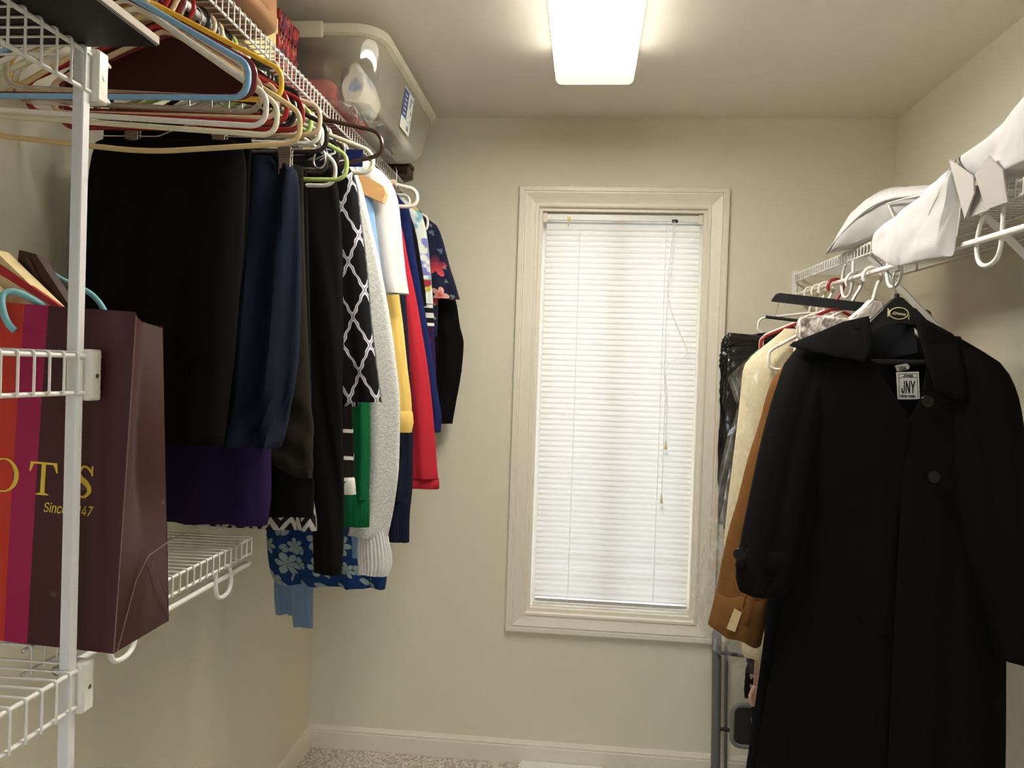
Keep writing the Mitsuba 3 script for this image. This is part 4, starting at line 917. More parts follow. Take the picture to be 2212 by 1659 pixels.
cloth(k + '__cloth', 'mat_denim_blue', [(1.97, 0.20, 0.34, 0.006), (1.50, 0.16, 0.36, 0.007), (1.10, 0.14, 0.34, 0.009), (0.90, 0.130, 0.28, 0.010)], 2.286, folds=0.003, wave=0.08, seed=13)
cloth(k + '__tail', 'mat_denim_blue', [(0.92, 0.115, 0.182, 0.012), (0.80, 0.118, 0.183, 0.014), (0.735, 0.127, 0.184, 0.013)], 2.292, folds=0.010, wave=0.05, seed=14)
cloth(k + '__tail_001', 'mat_denim_blue', [(0.92, 0.168, 0.242, 0.010), (0.79, 0.178, 0.243, 0.012), (0.707, 0.188, 0.247, 0.011)], 2.270, folds=0.004, wave=0.06, seed=15)
lab(k, 'pale blue shirt whose two tails hang below the blue floral skirt', 'shirt')

def top(name, m, y, outer, label, category, sw=0.085, hem=None, t=0.022, ts=0.020, seed=0, cuff=None, folds=0.006, sfront=0.012, sleeve_m=None, body_w=0.55, hanger=None):
    """A garment with sleeves on a hanger: outer = the aisle-side outline (x, z) of shoulder and sleeve from the top down."""
    key = num(name)
    o = np.array(outer, float)[:, ::-1]                              # z, x
    zz_ = o[:, 0]
    zb = zz_[-1] if hem is None else hem
    levels = [(zz_[0] + 0.020, RX - 0.055, RX + 0.055, 0.012)]
    for q in np.linspace(0, 1, 9):
        z = zz_[0] + (zb - zz_[0]) * q
        x = np.interp(-z, -zz_, o[:, 1]) - sw * body_w * min(1, q * 5)
        levels.append((z, max(0.025, 2 * RX - x), x, t * (0.7 + 0.3 * min(1, q * 4))))
    cloth(key + '__body', m, levels, y, folds=folds, wave=0.09, seed=seed)
    sl = []
    for k_, (z, x) in enumerate(o):
        w = sw * (0.55 + 0.45 * min(1, k_ / 2.0)) if k_ < 3 else sw
        sl.append((z, x - w, x, ts * (0.6 if k_ == 0 else 1)))
    cloth(key + '__sleeve', sleeve_m or m, sl, y - sfront, n=30, p=2.1, folds=folds * 0.8, wave=0.06, seed=seed + 50)
    mir = [(z, max(0.004, 2 * RX - x1), max(0.03, 2 * RX - x0), t_) for z, x0, x1, t_ in sl]
    cloth(key + '__sleeve_001', sleeve_m or m, mir, y - sfront, n=30, p=2.1, folds=folds * 0.8, wave=0.06, seed=seed + 60)
    lab(key, label, category)
    return key
def th(y, m, label, W2=0.185, drop=0.20, **kw): return hang('tube_hanger', TH, y, m, label, W2=W2, drop=drop, **kw)

th(1.842, 'mat_plastic_black', 'black hanger inside the black and white patterned top', W2=0.165, drop=0.185)
k = top('patterned_top', 'mat_ogee', 1.838, [(0.425, 1.985), (0.446, 1.964), (0.458, 1.951), (0.474, 1.91), (0.485, 1.834), (0.501, 1.737), (0.519, 1.585), (0.536, 1.477), (0.548, 1.402)],
    'black top with a white trellis pattern, beside the long black trousers', 'top', sw=0.10, hem=1.39, t=0.024, ts=0.026, seed=21)
th(1.895, 'mat_plastic_black', 'black hanger inside the dashed black blouse', W2=0.13, drop=0.18)
k = top('dashed_blouse', 'mat_dashes', 1.890, [(0.40, 1.94), (0.424, 1.90), (0.447, 1.587), (0.461, 1.362), (0.471, 1.205)],
    'black blouse with white dashes and a white cuff, left of the green sweater', 'blouse', sw=0.05, hem=1.30, t=0.012, ts=0.012, seed=23, sfront=0.004)
cloth(k + '__cuff', 'mat_grid_white', [(1.206, 0.418, 0.472, 0.014), (1.190, 0.418, 0.474, 0.0145), (1.172, 0.419, 0.476, 0.014)], 1.886, n=26, p=2.2, folds=0.001, seed=3, hem=0.01)
labels[k + '__cuff'] = {'label': 'white cuff'}
th(1.960, 'mat_plastic_white', 'white hanger inside the green sweater', W2=0.13, drop=0.19)
k = top('green_sweater', 'mat_green_knit', 1.957, [(0.392, 2.00), (0.406, 1.98), (0.440, 1.905), (0.456, 1.801), (0.472, 1.662), (0.485, 1.394), (0.490, 1.242), (0.490, 1.150)],
    'emerald green sweater with a ribbed hem, between patterned top and grey sweater', 'sweater', sw=0.06, hem=1.155, t=0.020, ts=0.014, seed=25, sfront=0.006)
cloth(k + '__ribbed_hem', 'mat_green_knit', [(1.165, 0.06, 0.489, 0.026), (1.130, 0.07, 0.491, 0.027), (1.080, 0.08, 0.492, 0.024)], 1.952, n=120, p=2.4, folds=0.002, seed=4, ripple=(0.0014, 40), hem=0.02)
th(2.030, 'mat_plastic_white', 'white hanger inside the heather grey sweater', W2=0.14, drop=0.17)
k = top('grey_sweater', 'mat_heather', 2.026, [(0.398, 2.012), (0.417, 1.982), (0.432, 1.944), (0.452, 1.873), (0.477, 1.783), (0.507, 1.657), (0.535, 1.502), (0.550, 1.382), (0.552, 1.237), (0.543, 1.134), (0.527, 1.045)],
    'heather grey sweater with a pale ribbed cuff at the end of its long sleeve', 'sweater', sw=0.105, hem=1.30, t=0.024, ts=0.030, seed=27, sfront=0.014)
cloth(k + '__cuff', 'mat_heather_rib', [(1.062, 0.442, 0.524, 0.022), (1.045, 0.452, 0.527, 0.022), (1.01, 0.448, 0.536, 0.023), (0.975, 0.452, 0.540, 0.024), (0.945, 0.455, 0.532, 0.023)], 2.010, n=110, p=2.0, folds=0.003, seed=5, ripple=(0.0016, 26), hem=0.02)
labels[k + '__cuff'] = {'label': 'ribbed cuff'}
# light blue top on a wooden hanger
k = num('wooden_hanger')
wl = [(-0.20, -0.20), (-0.205, -0.165), (-0.05, -0.085), (-0.015, -0.06), (0.015, -0.06), (0.05, -0.085), (0.205, -0.168), (0.212, -0.185), (0.205, -0.212), (0.12, -0.178), (0, -0.135), (-0.12, -0.165)]
put(k + '__arms', pose(sheet(wl, lambda x, z: -0.020 + 0.25 * x * x, 0.030, 0.014), (RX - 0.006, 2.085, RZ - 0.004)), 'mat_wood', 30)
put(k + '__hook', pose(tube_hanger(hook_r=0.0018)[1], (RX - 0.006, 2.085, RZ - 0.004)), 'mat_chrome', True); labels[k + '__hook'] = {'label': 'metal hook'}
lab(k, 'light wooden hanger with a thick rounded end, in front of the white tee', 'hanger')
top('light_blue_top', 'mat_light_blue', 2.098, [(0.365, 2.045), (0.380, 2.033), (0.403, 2.017), (0.422, 1.988), (0.437, 1.936), (0.446, 1.874), (0.456, 1.812), (0.471, 1.719), (0.484, 1.614)],
    'light blue top between the grey sweater and the wooden hanger', 'top', sw=0.075, hem=1.14, t=0.016, ts=0.016, seed=29, sfront=0.005)
cloth('light_blue_top__tail', 'mat_light_blue', [(1.18, 0.36, 0.440, 0.010), (1.06, 0.40, 0.444, 0.012), (0.964, 0.408, 0.446, 0.012)], 2.098, n=26, folds=0.003, wave=0.05, seed=30)
k = num('labelled_hanger')
fr, hk = tube_hanger(W2=0.212, drop=0.205, r=0.0055, end_r=0.034)
put(k + '__frame', pose(fr, (RX, 1.925, RZ + 0.03), 0, 0), 'mat_plastic_cream', True)
put(k + '__hook', pose(hk, (RX, 1.925, RZ), 0, 0), 'mat_plastic_cream', True)
put(k + '__size_tag', pose(box(0.130, 0.186, -0.003, 0.003, -0.170, -0.128, 0.002), (RX, 1.925, RZ + 0.01), 0, 0), 'mat_royal_navy', False)
labels[k + '__size_tag'] = {'label': 'blue tag'}
lab(k, 'cream plastic hanger carrying a blue tag above the light blue top', 'hanger')
th(2.165, 'mat_plastic_white', 'white hanger inside the white tee', W2=0.15, drop=0.14)
top('white_tee', 'mat_white_cotton', 2.165, [(0.395, 2.055), (0.412, 2.044), (0.445, 2.026), (0.472, 1.993), (0.490, 1.949), (0.506, 1.837), (0.520, 1.735), (0.529, 1.690)],
    'white short sleeved tee between the wooden hanger and the red fleece', 'tee', sw=0.115, hem=1.66, t=0.032, ts=0.032, seed=31, sfront=0.006)
th(2.245, 'mat_plastic_yellow', 'yellow hanger inside the pale yellow shirt', W2=0.15, drop=0.16)
k = top('yellow_shirt', 'mat_yellow_cotton', 2.245, [(0.395, 2.062), (0.409, 2.049), (0.445, 1.982), (0.463, 1.849), (0.484, 1.69), (0.497, 1.611), (0.515, 1.478), (0.529, 1.385), (0.531, 1.352)],
    'pale yellow shirt with rolled cuff hanging under the white tee', 'shirt', sw=0.085, hem=1.35, t=0.020, ts=0.024, seed=33, sfront=0.010)
cloth(k + '__rolled_cuff', 'mat_yellow_cotton', [(1.358, 0.446, 0.533, 0.027), (1.33, 0.445, 0.537, 0.029), (1.300, 0.450, 0.532, 0.026)], 2.235, n=30, p=2.1, folds=0.003, seed=6, hem=0.02)
th(2.318, 'mat_plastic_white', 'white hanger inside the dark navy cardigan', W2=0.14, drop=0.16)
k = top('navy_cardigan', 'mat_navy_knit', 2.318, [(0.410, 2.05), (0.426, 2.025), (0.460, 1.916), (0.485, 1.697), (0.505, 1.478), (0.520, 1.299), (0.522, 1.12), (0.519, 1.09)],
    'dark navy cardigan with its long sleeve hanging below the yellow cuff', 'cardigan', sw=0.085, hem=1.2, t=0.018, ts=0.020, seed=35, sfront=0.006)
cloth(k + '__cuff', 'mat_navy_knit', [(1.098, 0.446, 0.520, 0.018), (1.045, 0.448, 0.516, 0.018), (0.966, 0.450, 0.517, 0.018)], 2.312, n=90, p=2.1, folds=0.002, seed=7, ripple=(0.001, 24), hem=0.02)
th(2.388, 'mat_plastic_red', 'red hanger inside the red fleece', W2=0.13, drop=0.19)
k = top('red_fleece', 'mat_red_fleece', 2.388, [(0.400, 2.03), (0.416, 2.0), (0.437, 1.943), (0.450, 1.915), (0.473, 1.816), (0.501, 1.704), (0.524, 1.592), (0.546, 1.479), (0.566, 1.339), (0.581, 1.198), (0.587, 1.150)],
    'red fleece top with a stitched hem band, right of the yellow shirt', 'fleece top', sw=0.10, hem=1.155, t=0.024, ts=0.022, seed=37, body_w=0.3)
cloth(k + '__hem_band', 'mat_red_fleece', [(1.152, 0.02, 0.588, 0.030), (1.146, 0.02, 0.590, 0.032), (1.118, 0.02, 0.590, 0.031)], 2.384, n=60, p=2.3, folds=0.003, seed=8, hem=0.02)
th(2.468, 'mat_plastic_blue', 'blue hanger inside the deep blue tee', W2=0.14, drop=0.16)
top('navy_tee', 'mat_royal_navy', 2.468, [(0.405, 2.04), (0.421, 2.018), (0.449, 1.996), (0.466, 1.901), (0.491, 1.77), (0.521, 1.625), (0.549, 1.48), (0.565, 1.393), (0.576, 1.327), (0.574, 1.285)],
    'deep blue tee whose edge shows just behind the red fleece', 'tee', sw=0.08, hem=1.12, t=0.016, ts=0.016, seed=39, sfront=0.004)
th(2.538, 'mat_plastic_black', 'black hanger inside the black tee', W2=0.13, drop=0.16)
top('black_tee', 'mat_black_cloth', 2.538, [(0.400, 2.04), (0.420, 2.018), (0.439, 1.98), (0.458, 1.928), (0.477, 1.838), (0.498, 1.719), (0.501, 1.688)],
    'black short sleeved tee between the deep blue and tropical print tops', 'tee', sw=0.07, hem=1.10, t=0.014, ts=0.016, seed=41, sfront=0.003)
th(2.605, 'mat_plastic_white', 'white hanger inside the tropical print top', W2=0.15, drop=0.13)
top('tropical_top', 'mat_tropical', 2.605, [(0.405, 2.045), (0.419, 2.033), (0.451, 2.015), (0.472, 1.974), (0.487, 1.902), (0.501, 1.787), (0.512, 1.700)],
    'tropical print top with turquoise and olive leaves beside the navy floral blouse', 'top', sw=0.075, hem=1.20, t=0.016, ts=0.018, seed=43, sfront=0.004)
th(2.668, 'mat_plastic_white', 'white hanger inside the striped tee', W2=0.13, drop=0.15)
top('striped_tee', 'mat_stripes', 2.668, [(0.395, 2.045), (0.410, 2.03), (0.443, 1.982), (0.471, 1.857), (0.493, 1.731), (0.505, 1.630)],
    'black and white striped tee whose sleeve shows under the tropical print', 'tee', sw=0.07, hem=1.2, t=0.014, ts=0.016, seed=45, sfront=0.003)
th(2.728, 'mat_plastic_black', 'black hanger inside the plum plaid shirt', W2=0.12, drop=0.16)
top('plaid_shirt', 'mat_plaid', 2.728, [(0.390, 2.04), (0.405, 2.025), (0.431, 1.961), (0.461, 1.801), (0.491, 1.64), (0.509, 1.399), (0.514, 1.318)],
    'plum plaid shirt just visible under the striped tee', 'shirt', sw=0.07, hem=1.25, t=0.014, ts=0.016, seed=47, sfront=0.003)
th(2.715, 'mat_plastic_white', 'white hanger end at the collar of the navy floral blouse', W2=0.185, drop=0.185, r=0.0050, ry=-2)
top('floral_blouse', 'mat_floral_navy', 2.800, [(0.378, 2.075), (0.393, 2.062), (0.414, 2.048), (0.443, 2.021), (0.477, 1.996), (0.493, 1.965), (0.521, 1.876), (0.546, 1.803), (0.570, 1.735)],
    'navy blouse with red and pink flowers, next to last before the back wall', 'blouse', sw=0.135, hem=1.60, t=0.020, ts=0.026, seed=49, sfront=0.004, body_w=0.6)
th(2.872, 'mat_plastic_black', 'black hanger inside the last black shirt', W2=0.13, drop=0.15)
top('black_long_sleeved_shirt', 'mat_black_cloth', 2.880, [(0.375, 2.07), (0.388, 2.056), (0.432, 2.005), (0.479, 1.887), (0.525, 1.786), (0.546, 1.719), (0.560, 1.643), (0.576, 1.581), (0.575, 1.542), (0.571, 1.482), (0.554, 1.363), (0.543, 1.285)],
    'black long sleeved shirt hanging last before the back wall', 'shirt', sw=0.095, hem=1.25, t=0.020, ts=0.022, seed=51, sfront=0.006)
# pink padded hanger end by the thick white hanger
k = num('padded_hanger')
put(k + '__bar', tube([(RX - 0.17, 2.36, RZ - 0.165), (RX + 0.16, 2.36, RZ - 0.095)], 0.011, 12), 'mat_plastic_blush', 40)
put(k + '__hook', pose(tube_hanger(hook_r=0.0016, arm_z=-0.13)[1], (RX, 2.36, RZ)), 'mat_chrome', True)
labels[k + '__hook'] = {'label': 'metal hook'}
put(k + '__wire_loop', tube(fillet([(RX + 0.15, 2.36, RZ - 0.115), (RX + 0.165, 2.352, RZ - 0.115), (RX + 0.166, 2.352, RZ - 0.06), (RX + 0.160, 2.36, RZ - 0.05)], 0.006), 0.0015, 6), 'mat_chrome', True)
lab(k, 'pink padded bar hanger crossing the thick white hanger', 'hanger')
# small black and white tag hanging at the rod, above the yellow hanger
k = num('hanger_tag')
put(k + '__body', tube([(0.318, 1.585, 2.108), (0.327, 1.600, 2.110), (0.340, 1.612, 2.108), (0.350, 1.618, 2.106)], [0.009, 0.013, 0.012, 0.007], 12), 'mat_gloss_black', True)
put(k + '__ring', tube([(0.350 + 0.010 * math.cos(t), 1.612, 2.108 + 0.010 * math.sin(t)) for t in np.linspace(0, 6.283, 16)[:-1]], 0.0028, 8, True), 'mat_plastic_white', True)
put(k + '__wire', tube([(0.318, 1.585, 2.108), (0.25, 1.50, 2.118), (RX, 1.46, RZ - 0.006)], 0.0012, 6), 'mat_steel', True)
lab(k, 'small black clip with a white ring hanging by the yellow hanger', 'clip')
k = num('teardrop_hanger')
tx0, ty, tz0 = 0.452, 1.625, 1.925
tear = [(tx0 + 0.017 * math.sin(t) * math.sin(t / 2) ** 1.2 + 0.010 * math.cos(t), ty, tz0 + 0.026 * math.cos(t)) for t in np.linspace(0, 2 * math.pi, 28)[:-1]]
put(k + '__end_loop', tube(np.array([(x - 0.35 * (z - tz0), y, z) for x, y, z in tear]), 0.0024, 8, True), 'mat_chrome', True)
put(k + '__arm', tube([(RX, ty, RZ - 0.075), (0.36, ty, 2.010), (0.446, ty, 1.952)], 0.0022, 8), 'mat_chrome', True)
put(k + '__arm_001', tube([(RX, ty, RZ - 0.075), (0.18, ty, 2.010), (0.10, ty, 1.952)], 0.0022, 8), 'mat_chrome', True)
put(k + '__hook', pose(tube_hanger(hook_r=0.0020)[1], (RX, ty, RZ)), 'mat_chrome', True)
lab(k, 'chrome wire hanger with a teardrop shaped end beside the light green hanger', 'hanger')

# ---------------------------------------------------------------- garments on the right rod
def hang_r(name, y, m, label, dz=0.0, **kw):
    x, z = rrod(y)
    return hang(name, TH, y, m, label, x=x, z=z + dz - 0.001, **kw)

# long black coat, nearest to the camera
CX = 1.742
def bulge(yb, depth, x0, x1, wav=0.0, seed=0):
    def f(x, z):
        u = np.clip((x - x0) / (x1 - x0), 0, 1)
        d = depth * np.sqrt(np.clip(1 - (2 * u - 1) ** 2, 0, 1)) ** 0.8
        g = np.clip((1.45 - z) / 0.9, 0, 1)
        return yb - d - wav * g * (np.sin(x * 62 + 1.5 * z + seed) + 0.6 * np.sin(x * 105 - 2 * z)) - 0.006 * (meshkit.fbm(np.stack([x * 9, z * 6, 0 * x + seed], -1), 3, 4) - 0.5)
    return f
key = 'long_coat'
left = [(1.640, 1.612), (1.560, 1.580), (1.530, 1.555), (1.515, 1.50), (1.510, 1.40), (1.508, 1.183), (1.500, 0.987), (1.486, 0.854), (1.470, 0.721), (1.455, 0.567), (1.440, 0.40), (1.770, 0.395), (1.792, 0.60), (1.790, 0.95), (1.782, 1.25), (1.765, 1.405), (1.715, 1.460), (1.665, 1.540)]
right = [(1.783, 1.618), (1.850, 1.590), (1.905, 1.566), (1.945, 1.530), (1.968, 1.45), (1.972, 1.366), (1.987, 1.101), (2.002, 0.846), (2.013, 0.613), (2.020, 0.40), (1.740, 0.392), (1.735, 0.60), (1.738, 0.95), (1.742, 1.25), (1.748, 1.405), (1.775, 1.455), (1.786, 1.540)]
put(key + '__front_panel', sheet(left, bulge(1.952, 0.095, 1.42, 2.03, 0.006, 1), 0.006, 0.022), 'mat_black_wool', True)
put(key + '__front_panel_001', sheet(right, lambda x, z: bulge(1.952, 0.095, 1.42, 2.03, 0.006, 1)(x, z) - 0.009, 0.006, 0.022), 'mat_black_wool', True)
back = [(1.640, 1.612), (1.56, 1.58), (1.530, 1.555), (1.515, 1.50), (1.508, 1.183), (1.486, 0.854), (1.440, 0.40), (2.020, 0.40), (2.002, 0.846), (1.987, 1.101), (1.968, 1.45), (1.945, 1.53), (1.905, 1.566), (1.85, 1.590), (1.783, 1.618), (1.71, 1.600)]
put(key + '__back_panel', sheet(back, lambda x, z: bulge(1.958, -0.05, 1.42, 2.03, 0.004, 3)(x, z), 0.006, 0.03), 'mat_lining', True)
sl = [(1.575, 1.525, 1.575, 0.018), (1.541, 1.499, 1.58, 0.034), (1.521, 1.486, 1.582, 0.040), (1.481, 1.474, 1.584, 0.046), (1.447, 1.464, 1.584, 0.050), (1.356, 1.442, 1.577, 0.052), (1.215, 1.416, 1.562, 0.050), (1.091, 1.396, 1.545, 0.048), (1.03, 1.389, 1.525, 0.046), (0.992, 1.398, 1.495, 0.044)]
cloth(key + '__sleeve', 'mat_black_wool', sl, 1.905, n=40, p=2.1, folds=0.006, wave=0.07, seed=71, lean=-0.06)
cloth(key + '__cuff_strap', 'mat_black_wool', [(1.095, 1.394, 1.548, 0.0515), (1.075, 1.391, 1.544, 0.052), (1.048, 1.387, 1.535, 0.0515)], 1.878, n=40, p=2.1, folds=0.001, seed=72, hem=0.006)
srr = [(1.592, 1.835, 1.870, 0.016), (1.574, 1.83, 1.900, 0.030), (1.556, 1.83, 1.930, 0.042), (1.535, 1.83, 1.958, 0.050), (1.501, 1.835, 1.979, 0.055), (1.457, 1.84, 1.995, 0.058), (1.40, 1.845, 2.006, 0.060), (1.25, 1.86, 2.024, 0.060), (1.108, 1.885, 2.036, 0.060), (0.95, 1.945, 2.046, 0.054), (0.880, 1.965, 2.048, 0.050)]
cloth(key + '__sleeve_001', 'mat_black_wool', srr, 1.885, n=40, p=2.1, folds=0.007, wave=0.08, seed=73, lean=-0.03)
cl_ = [(1.668, 1.640), (1.608, 1.624), (1.498, 1.574), (1.490, 1.566), (1.502, 1.560), (1.571, 1.542), (1.600, 1.538), (1.640, 1.530), (1.660, 1.560)]
put(key + '__collar', sheet(cl_, lambda x, z: 1.820 + 0.07 * (np.clip((z - 1.53) / 0.11, 0, 1)) ** 1.4 + 0.06 * np.clip((1.57 - x) / 0.1, 0, 1) ** 2, 0.008, 0.014), 'mat_black_wool', True)
cr_ = [(1.765, 1.640), (1.790, 1.634), (1.842, 1.602), (1.850, 1.588), (1.854, 1.525), (1.862, 1.466), (1.850, 1.450), (1.795, 1.474), (1.776, 1.540)]
put(key + '__collar_001', sheet(cr_, lambda x, z: 1.826 + 0.055 * (np.clip((z - 1.50) / 0.14, 0, 1)) ** 1.4, 0.008, 0.014), 'mat_black_wool', True)
put(key + '__collar_stand', sheet([(1.645, 1.632), (1.68, 1.640), (1.75, 1.640), (1.782, 1.632), (1.79, 1.560), (1.72, 1.535), (1.650, 1.555)], lambda x, z: 1.985 - 0.06 * (np.abs(x - 1.715) / 0.07) ** 2, 0.006, 0.014), 'mat_lining', True)
lp = [(1.640, 1.533), (1.597, 1.538), (1.548, 1.533), (1.541, 1.522), (1.545, 1.406), (1.560, 1.25), (1.590, 1.10), (1.640, 0.96), (1.725, 0.90), (1.740, 1.10), (1.752, 1.28), (1.752, 1.400), (1.712, 1.462), (1.668, 1.535)]
put(key + '__lapel', sheet(lp, lambda x, z: bulge(1.952, 0.095, 1.42, 2.03, 0.006, 1)(x, z) - 0.001 - 0.014 * np.clip((z - 1.15) / 0.3, 0, 1), 0.006, 0.016), 'mat_black_wool', True)
for k, (x, y, z) in enumerate(((1.779, 1.828, 1.449), (1.801, 1.832, 1.282), (1.386, 1.828, 1.088))):
    b = trimesh.creation.revolve([(0, -0.001), (0.006, -0.001), (0.010, -0.003), (0.013, -0.003), (0.0145, 0.0), (0.013, 0.003), (0, 0.003)], sections=28)
    b.apply_transform(trimesh.transformations.rotation_matrix(math.pi / 2, [1, 0, 0])); b.apply_translation([x, y, z])
    put(key + '__button' + (f'_{k:03d}' if k else ''), pose(b, (0, 0, 0)), 'mat_button_black', 30)
lb = sheet([(1.7395, 1.5125), (1.7895, 1.5155), (1.7945, 1.4515), (1.745, 1.450)], lambda x, z: 1.905 + 0 * x, 0.0012, 0.02)
put(key + '__neck_label', lb, 'mat_paper_white', False); labels[key + '__neck_label'] = {'label': 'white woven neck label'}
def write(txt, h, w, x, y, z, k_, m, rot=-1.5, bold=False, par=key):
    t = meshkit.text_mesh(txt, h, 0.0006, bold)
    t.apply_scale([w / (t.bounds[1][0] - t.bounds[0][0]), 1, 1]); t = pose(facing(t), (x, y, z), ry=rot)
    put(par + k_, t, m, False)
write('JNY', 0.027, 0.030, 1.7518, 1.9044, 1.4655, '__neck_label__initials', 'mat_matte_black', bold=True)
write('JONES', 0.0055, 0.022, 1.7545, 1.9044, 1.5025, '__neck_label__top_line', 'mat_matte_black', bold=True)
write('NEW YORK', 0.0052, 0.032, 1.7510, 1.9044, 1.4550, '__neck_label__bottom_line', 'mat_matte_black', bold=True)
put(key + '__neck_label__border', cat(*[tube([(a[0], 1.9046, a[1]), (b[0], 1.9046, b[1])], 0.0005, 4) for a, b in (((1.7450, 1.509), (1.7855, 1.5115)), ((1.7450, 1.500), (1.7862, 1.5025)), ((1.7450, 1.509), (1.7485, 1.4545)), ((1.7855, 1.5115), (1.790, 1.4560)))]), 'mat_matte_black', False)
put(key + '__size_tag', sheet([(1.737, 1.528), (1.763, 1.534), (1.770, 1.527), (1.768, 1.520), (1.742, 1.514)], lambda x, z: 1.907 + 0 * x, 0.001, 0.02), 'mat_bedding_dark', False)
labels[key + '__size_tag'] = {'label': 'small grey size tag'}
write('USA', 0.008, 0.016, 1.7455, 1.9064, 1.5175, '__size_tag__lettering', 'mat_matte_black', rot=-4, bold=True)
lab(key, 'long black wool coat with wide collar on the black hanger, filling the right side', 'coat')
# its hanger with the gold emblem
key = 'contour_hanger'
hx, hz = rrod(1.94)
arms = [(1.745, 1.690), (1.735, 1.684), (1.712, 1.660), (1.670, 1.614), (1.600, 1.575), (1.545, 1.545), (1.545, 1.530), (1.610, 1.553), (1.680, 1.598), (1.716, 1.622), (1.750, 1.628), (1.785, 1.624), (1.812, 1.604), (1.86, 1.575), (1.925, 1.545), (1.925, 1.560), (1.86, 1.595), (1.815, 1.628), (1.776, 1.668), (1.757, 1.686)]
put(key + '__arms', sheet(arms, lambda x, z: 1.925 + 0.1 * (x - 1.745) ** 2, 0.022, 0.012), 'mat_matte_black', 30)
put(key + '__rim', tube([(1.712, 1.9235, 1.660), (1.670, 1.9235, 1.614), (1.640, 1.924, 1.597)], 0.0022, 6), 'mat_grey_metal', True)
put(key + '__trouser_bar', tube([(1.655, 1.925, 1.5345), (1.822, 1.925, 1.5365)], 0.0075, 12), 'mat_matte_black', True)
put(key + '__bar_arm', tube([(1.662, 1.934, 1.534), (1.650, 1.936, 1.590)], 0.003, 8), 'mat_matte_black', True)
put(key + '__bar_arm_001', tube([(1.815, 1.934, 1.536), (1.825, 1.936, 1.600)], 0.003, 8), 'mat_matte_black', True)
a = np.radians(np.linspace(-30, 205, 22)); R = 0.021
hk = [(1.7455, 1.936, 1.686), (1.7455, 1.936, 1.696), (1.738, 1.938, 1.715), (hx - 0.030, 1.94, hz - 0.028)] + [(hx - R * math.cos(t), 1.94, hz + 0.0075 + 0.002 - R + R * math.sin(t)) for t in a]
put(key + '__hook', tube(CubicSpline(np.arange(len(hk)), np.array(hk))(np.linspace(0, len(hk) - 1, 70)), 0.0023, 8), 'mat_chrome', True)
labels[key + '__hook'] = {'label': 'chrome hook'}
put(key + '__collar_cap', trimesh.creation.cylinder(0.0055, 0.014, sections=14).apply_translation([1.7455, 1.936, 1.690]), 'mat_matte_black', 30)
el = [(1.747 + 0.021 * math.cos(t), 1.9235, 1.650 + 0.0135 * math.sin(t)) for t in np.linspace(0, 2 * math.pi, 30)[:-1]]
put(key + '__emblem', tube(np.array(el), 0.0014, 6, True), 'mat_pale_gold', True)
put(key + '__emblem_flag', sheet([(1.7215, 1.6625), (1.7275, 1.655), (1.7285, 1.645), (1.7215, 1.641)], lambda x, z: 1.9235 + 0 * x, 0.001, 0.01), 'mat_pale_gold', False)
put(key + '__emblem_flag_001', sheet([(1.7715, 1.648), (1.7675, 1.641), (1.7700, 1.635)], lambda x, z: 1.9235 + 0 * x, 0.001, 0.01), 'mat_pale_gold', False)
write('JCPenney', 0.0062, 0.031, 1.7315, 1.9232, 1.6475, '__emblem_lettering', 'mat_pale_gold', rot=4, bold=True, par=key)
lab(key, 'black plastic coat hanger with a gold oval emblem holding the long coat', 'hanger')

# tan shearling coat behind it
key = 'shearling_coat'
x, z = rrod(2.17)
cloth(key + '__body', 'mat_tan_suede', [(1.60, 1.70, 1.84, 0.018), (1.565, 1.62, 1.93, 0.040), (1.45, 1.595, 1.95, 0.055), (1.26, 1.565, 1.96, 0.060), (1.01, 1.540, 1.97, 0.060), (0.893, 1.528, 1.98, 0.060), (0.800, 1.527, 1.98, 0.058)], 2.20, folds=0.008, wave=0.12, seed=75)
ts = [(1.562, 1.585, 1.640, 0.018), (1.538, 1.553, 1.65, 0.030), (1.513, 1.535, 1.65, 0.036), (1.486, 1.517, 1.65, 0.040), (1.432, 1.500, 1.645, 0.042), (1.377, 1.488, 1.635, 0.044), (1.263, 1.457, 1.61, 0.045), (1.176, 1.439, 1.60, 0.046), (1.084, 1.416, 1.58, 0.047), (0.966, 1.395, 1.545, 0.047), (0.90, 1.388, 1.530, 0.047), (0.85, 1.380, 1.513, 0.047)]
cloth(key + '__sleeve', 'mat_tan_suede', ts, 2.150, n=44, p=2.1, folds=0.006, wave=0.10, seed=76, lean=-0.03)
cuff_l, cuff_uv = loft([(0.915, 1.387, 1.532, 0.0495), (0.88, 1.381, 1.523, 0.051), (0.82, 1.370, 1.509, 0.052)], 2.129, n=44, p=2.1, folds=0.003, seed=77, hem=0.02)
cuff_l.vertices[:, 2] -= 0.32 * (cuff_l.vertices[:, 0] - 1.40) * np.clip((0.90 - cuff_l.vertices[:, 2]) / 0.08, 0, 1) + 0.004 * np.sin(cuff_l.vertices[:, 0] * 90)
put(key + '__cuff', cuff_l, 'mat_tan_suede', True)
cb_ = cuff_l.copy()
put(key + '__hem_trim', sheet([(1.525, 0.835), (1.533, 0.80), (1.600, 0.770), (1.70, 0.765), (1.70, 0.80), (1.60, 0.805)], lambda x, z: 2.128 + 0 * x, 0.02, 0.02), 'mat_shearling', True)
labels[key + '__hem_trim'] = {'label': 'pale fleece lining at the hem'}
sleeve_patch = sheet([(1.427, 0.893), (1.445, 0.884), (1.430, 0.833), (1.409, 0.840)], lambda x, z: 2.0725 + 0 * x, 0.003, 0.008)
put(key + '__sleeve_patch', sleeve_patch, 'mat_cream_board', False); labels[key + '__sleeve_patch'] = {'label': 'small cream cloth patch'}
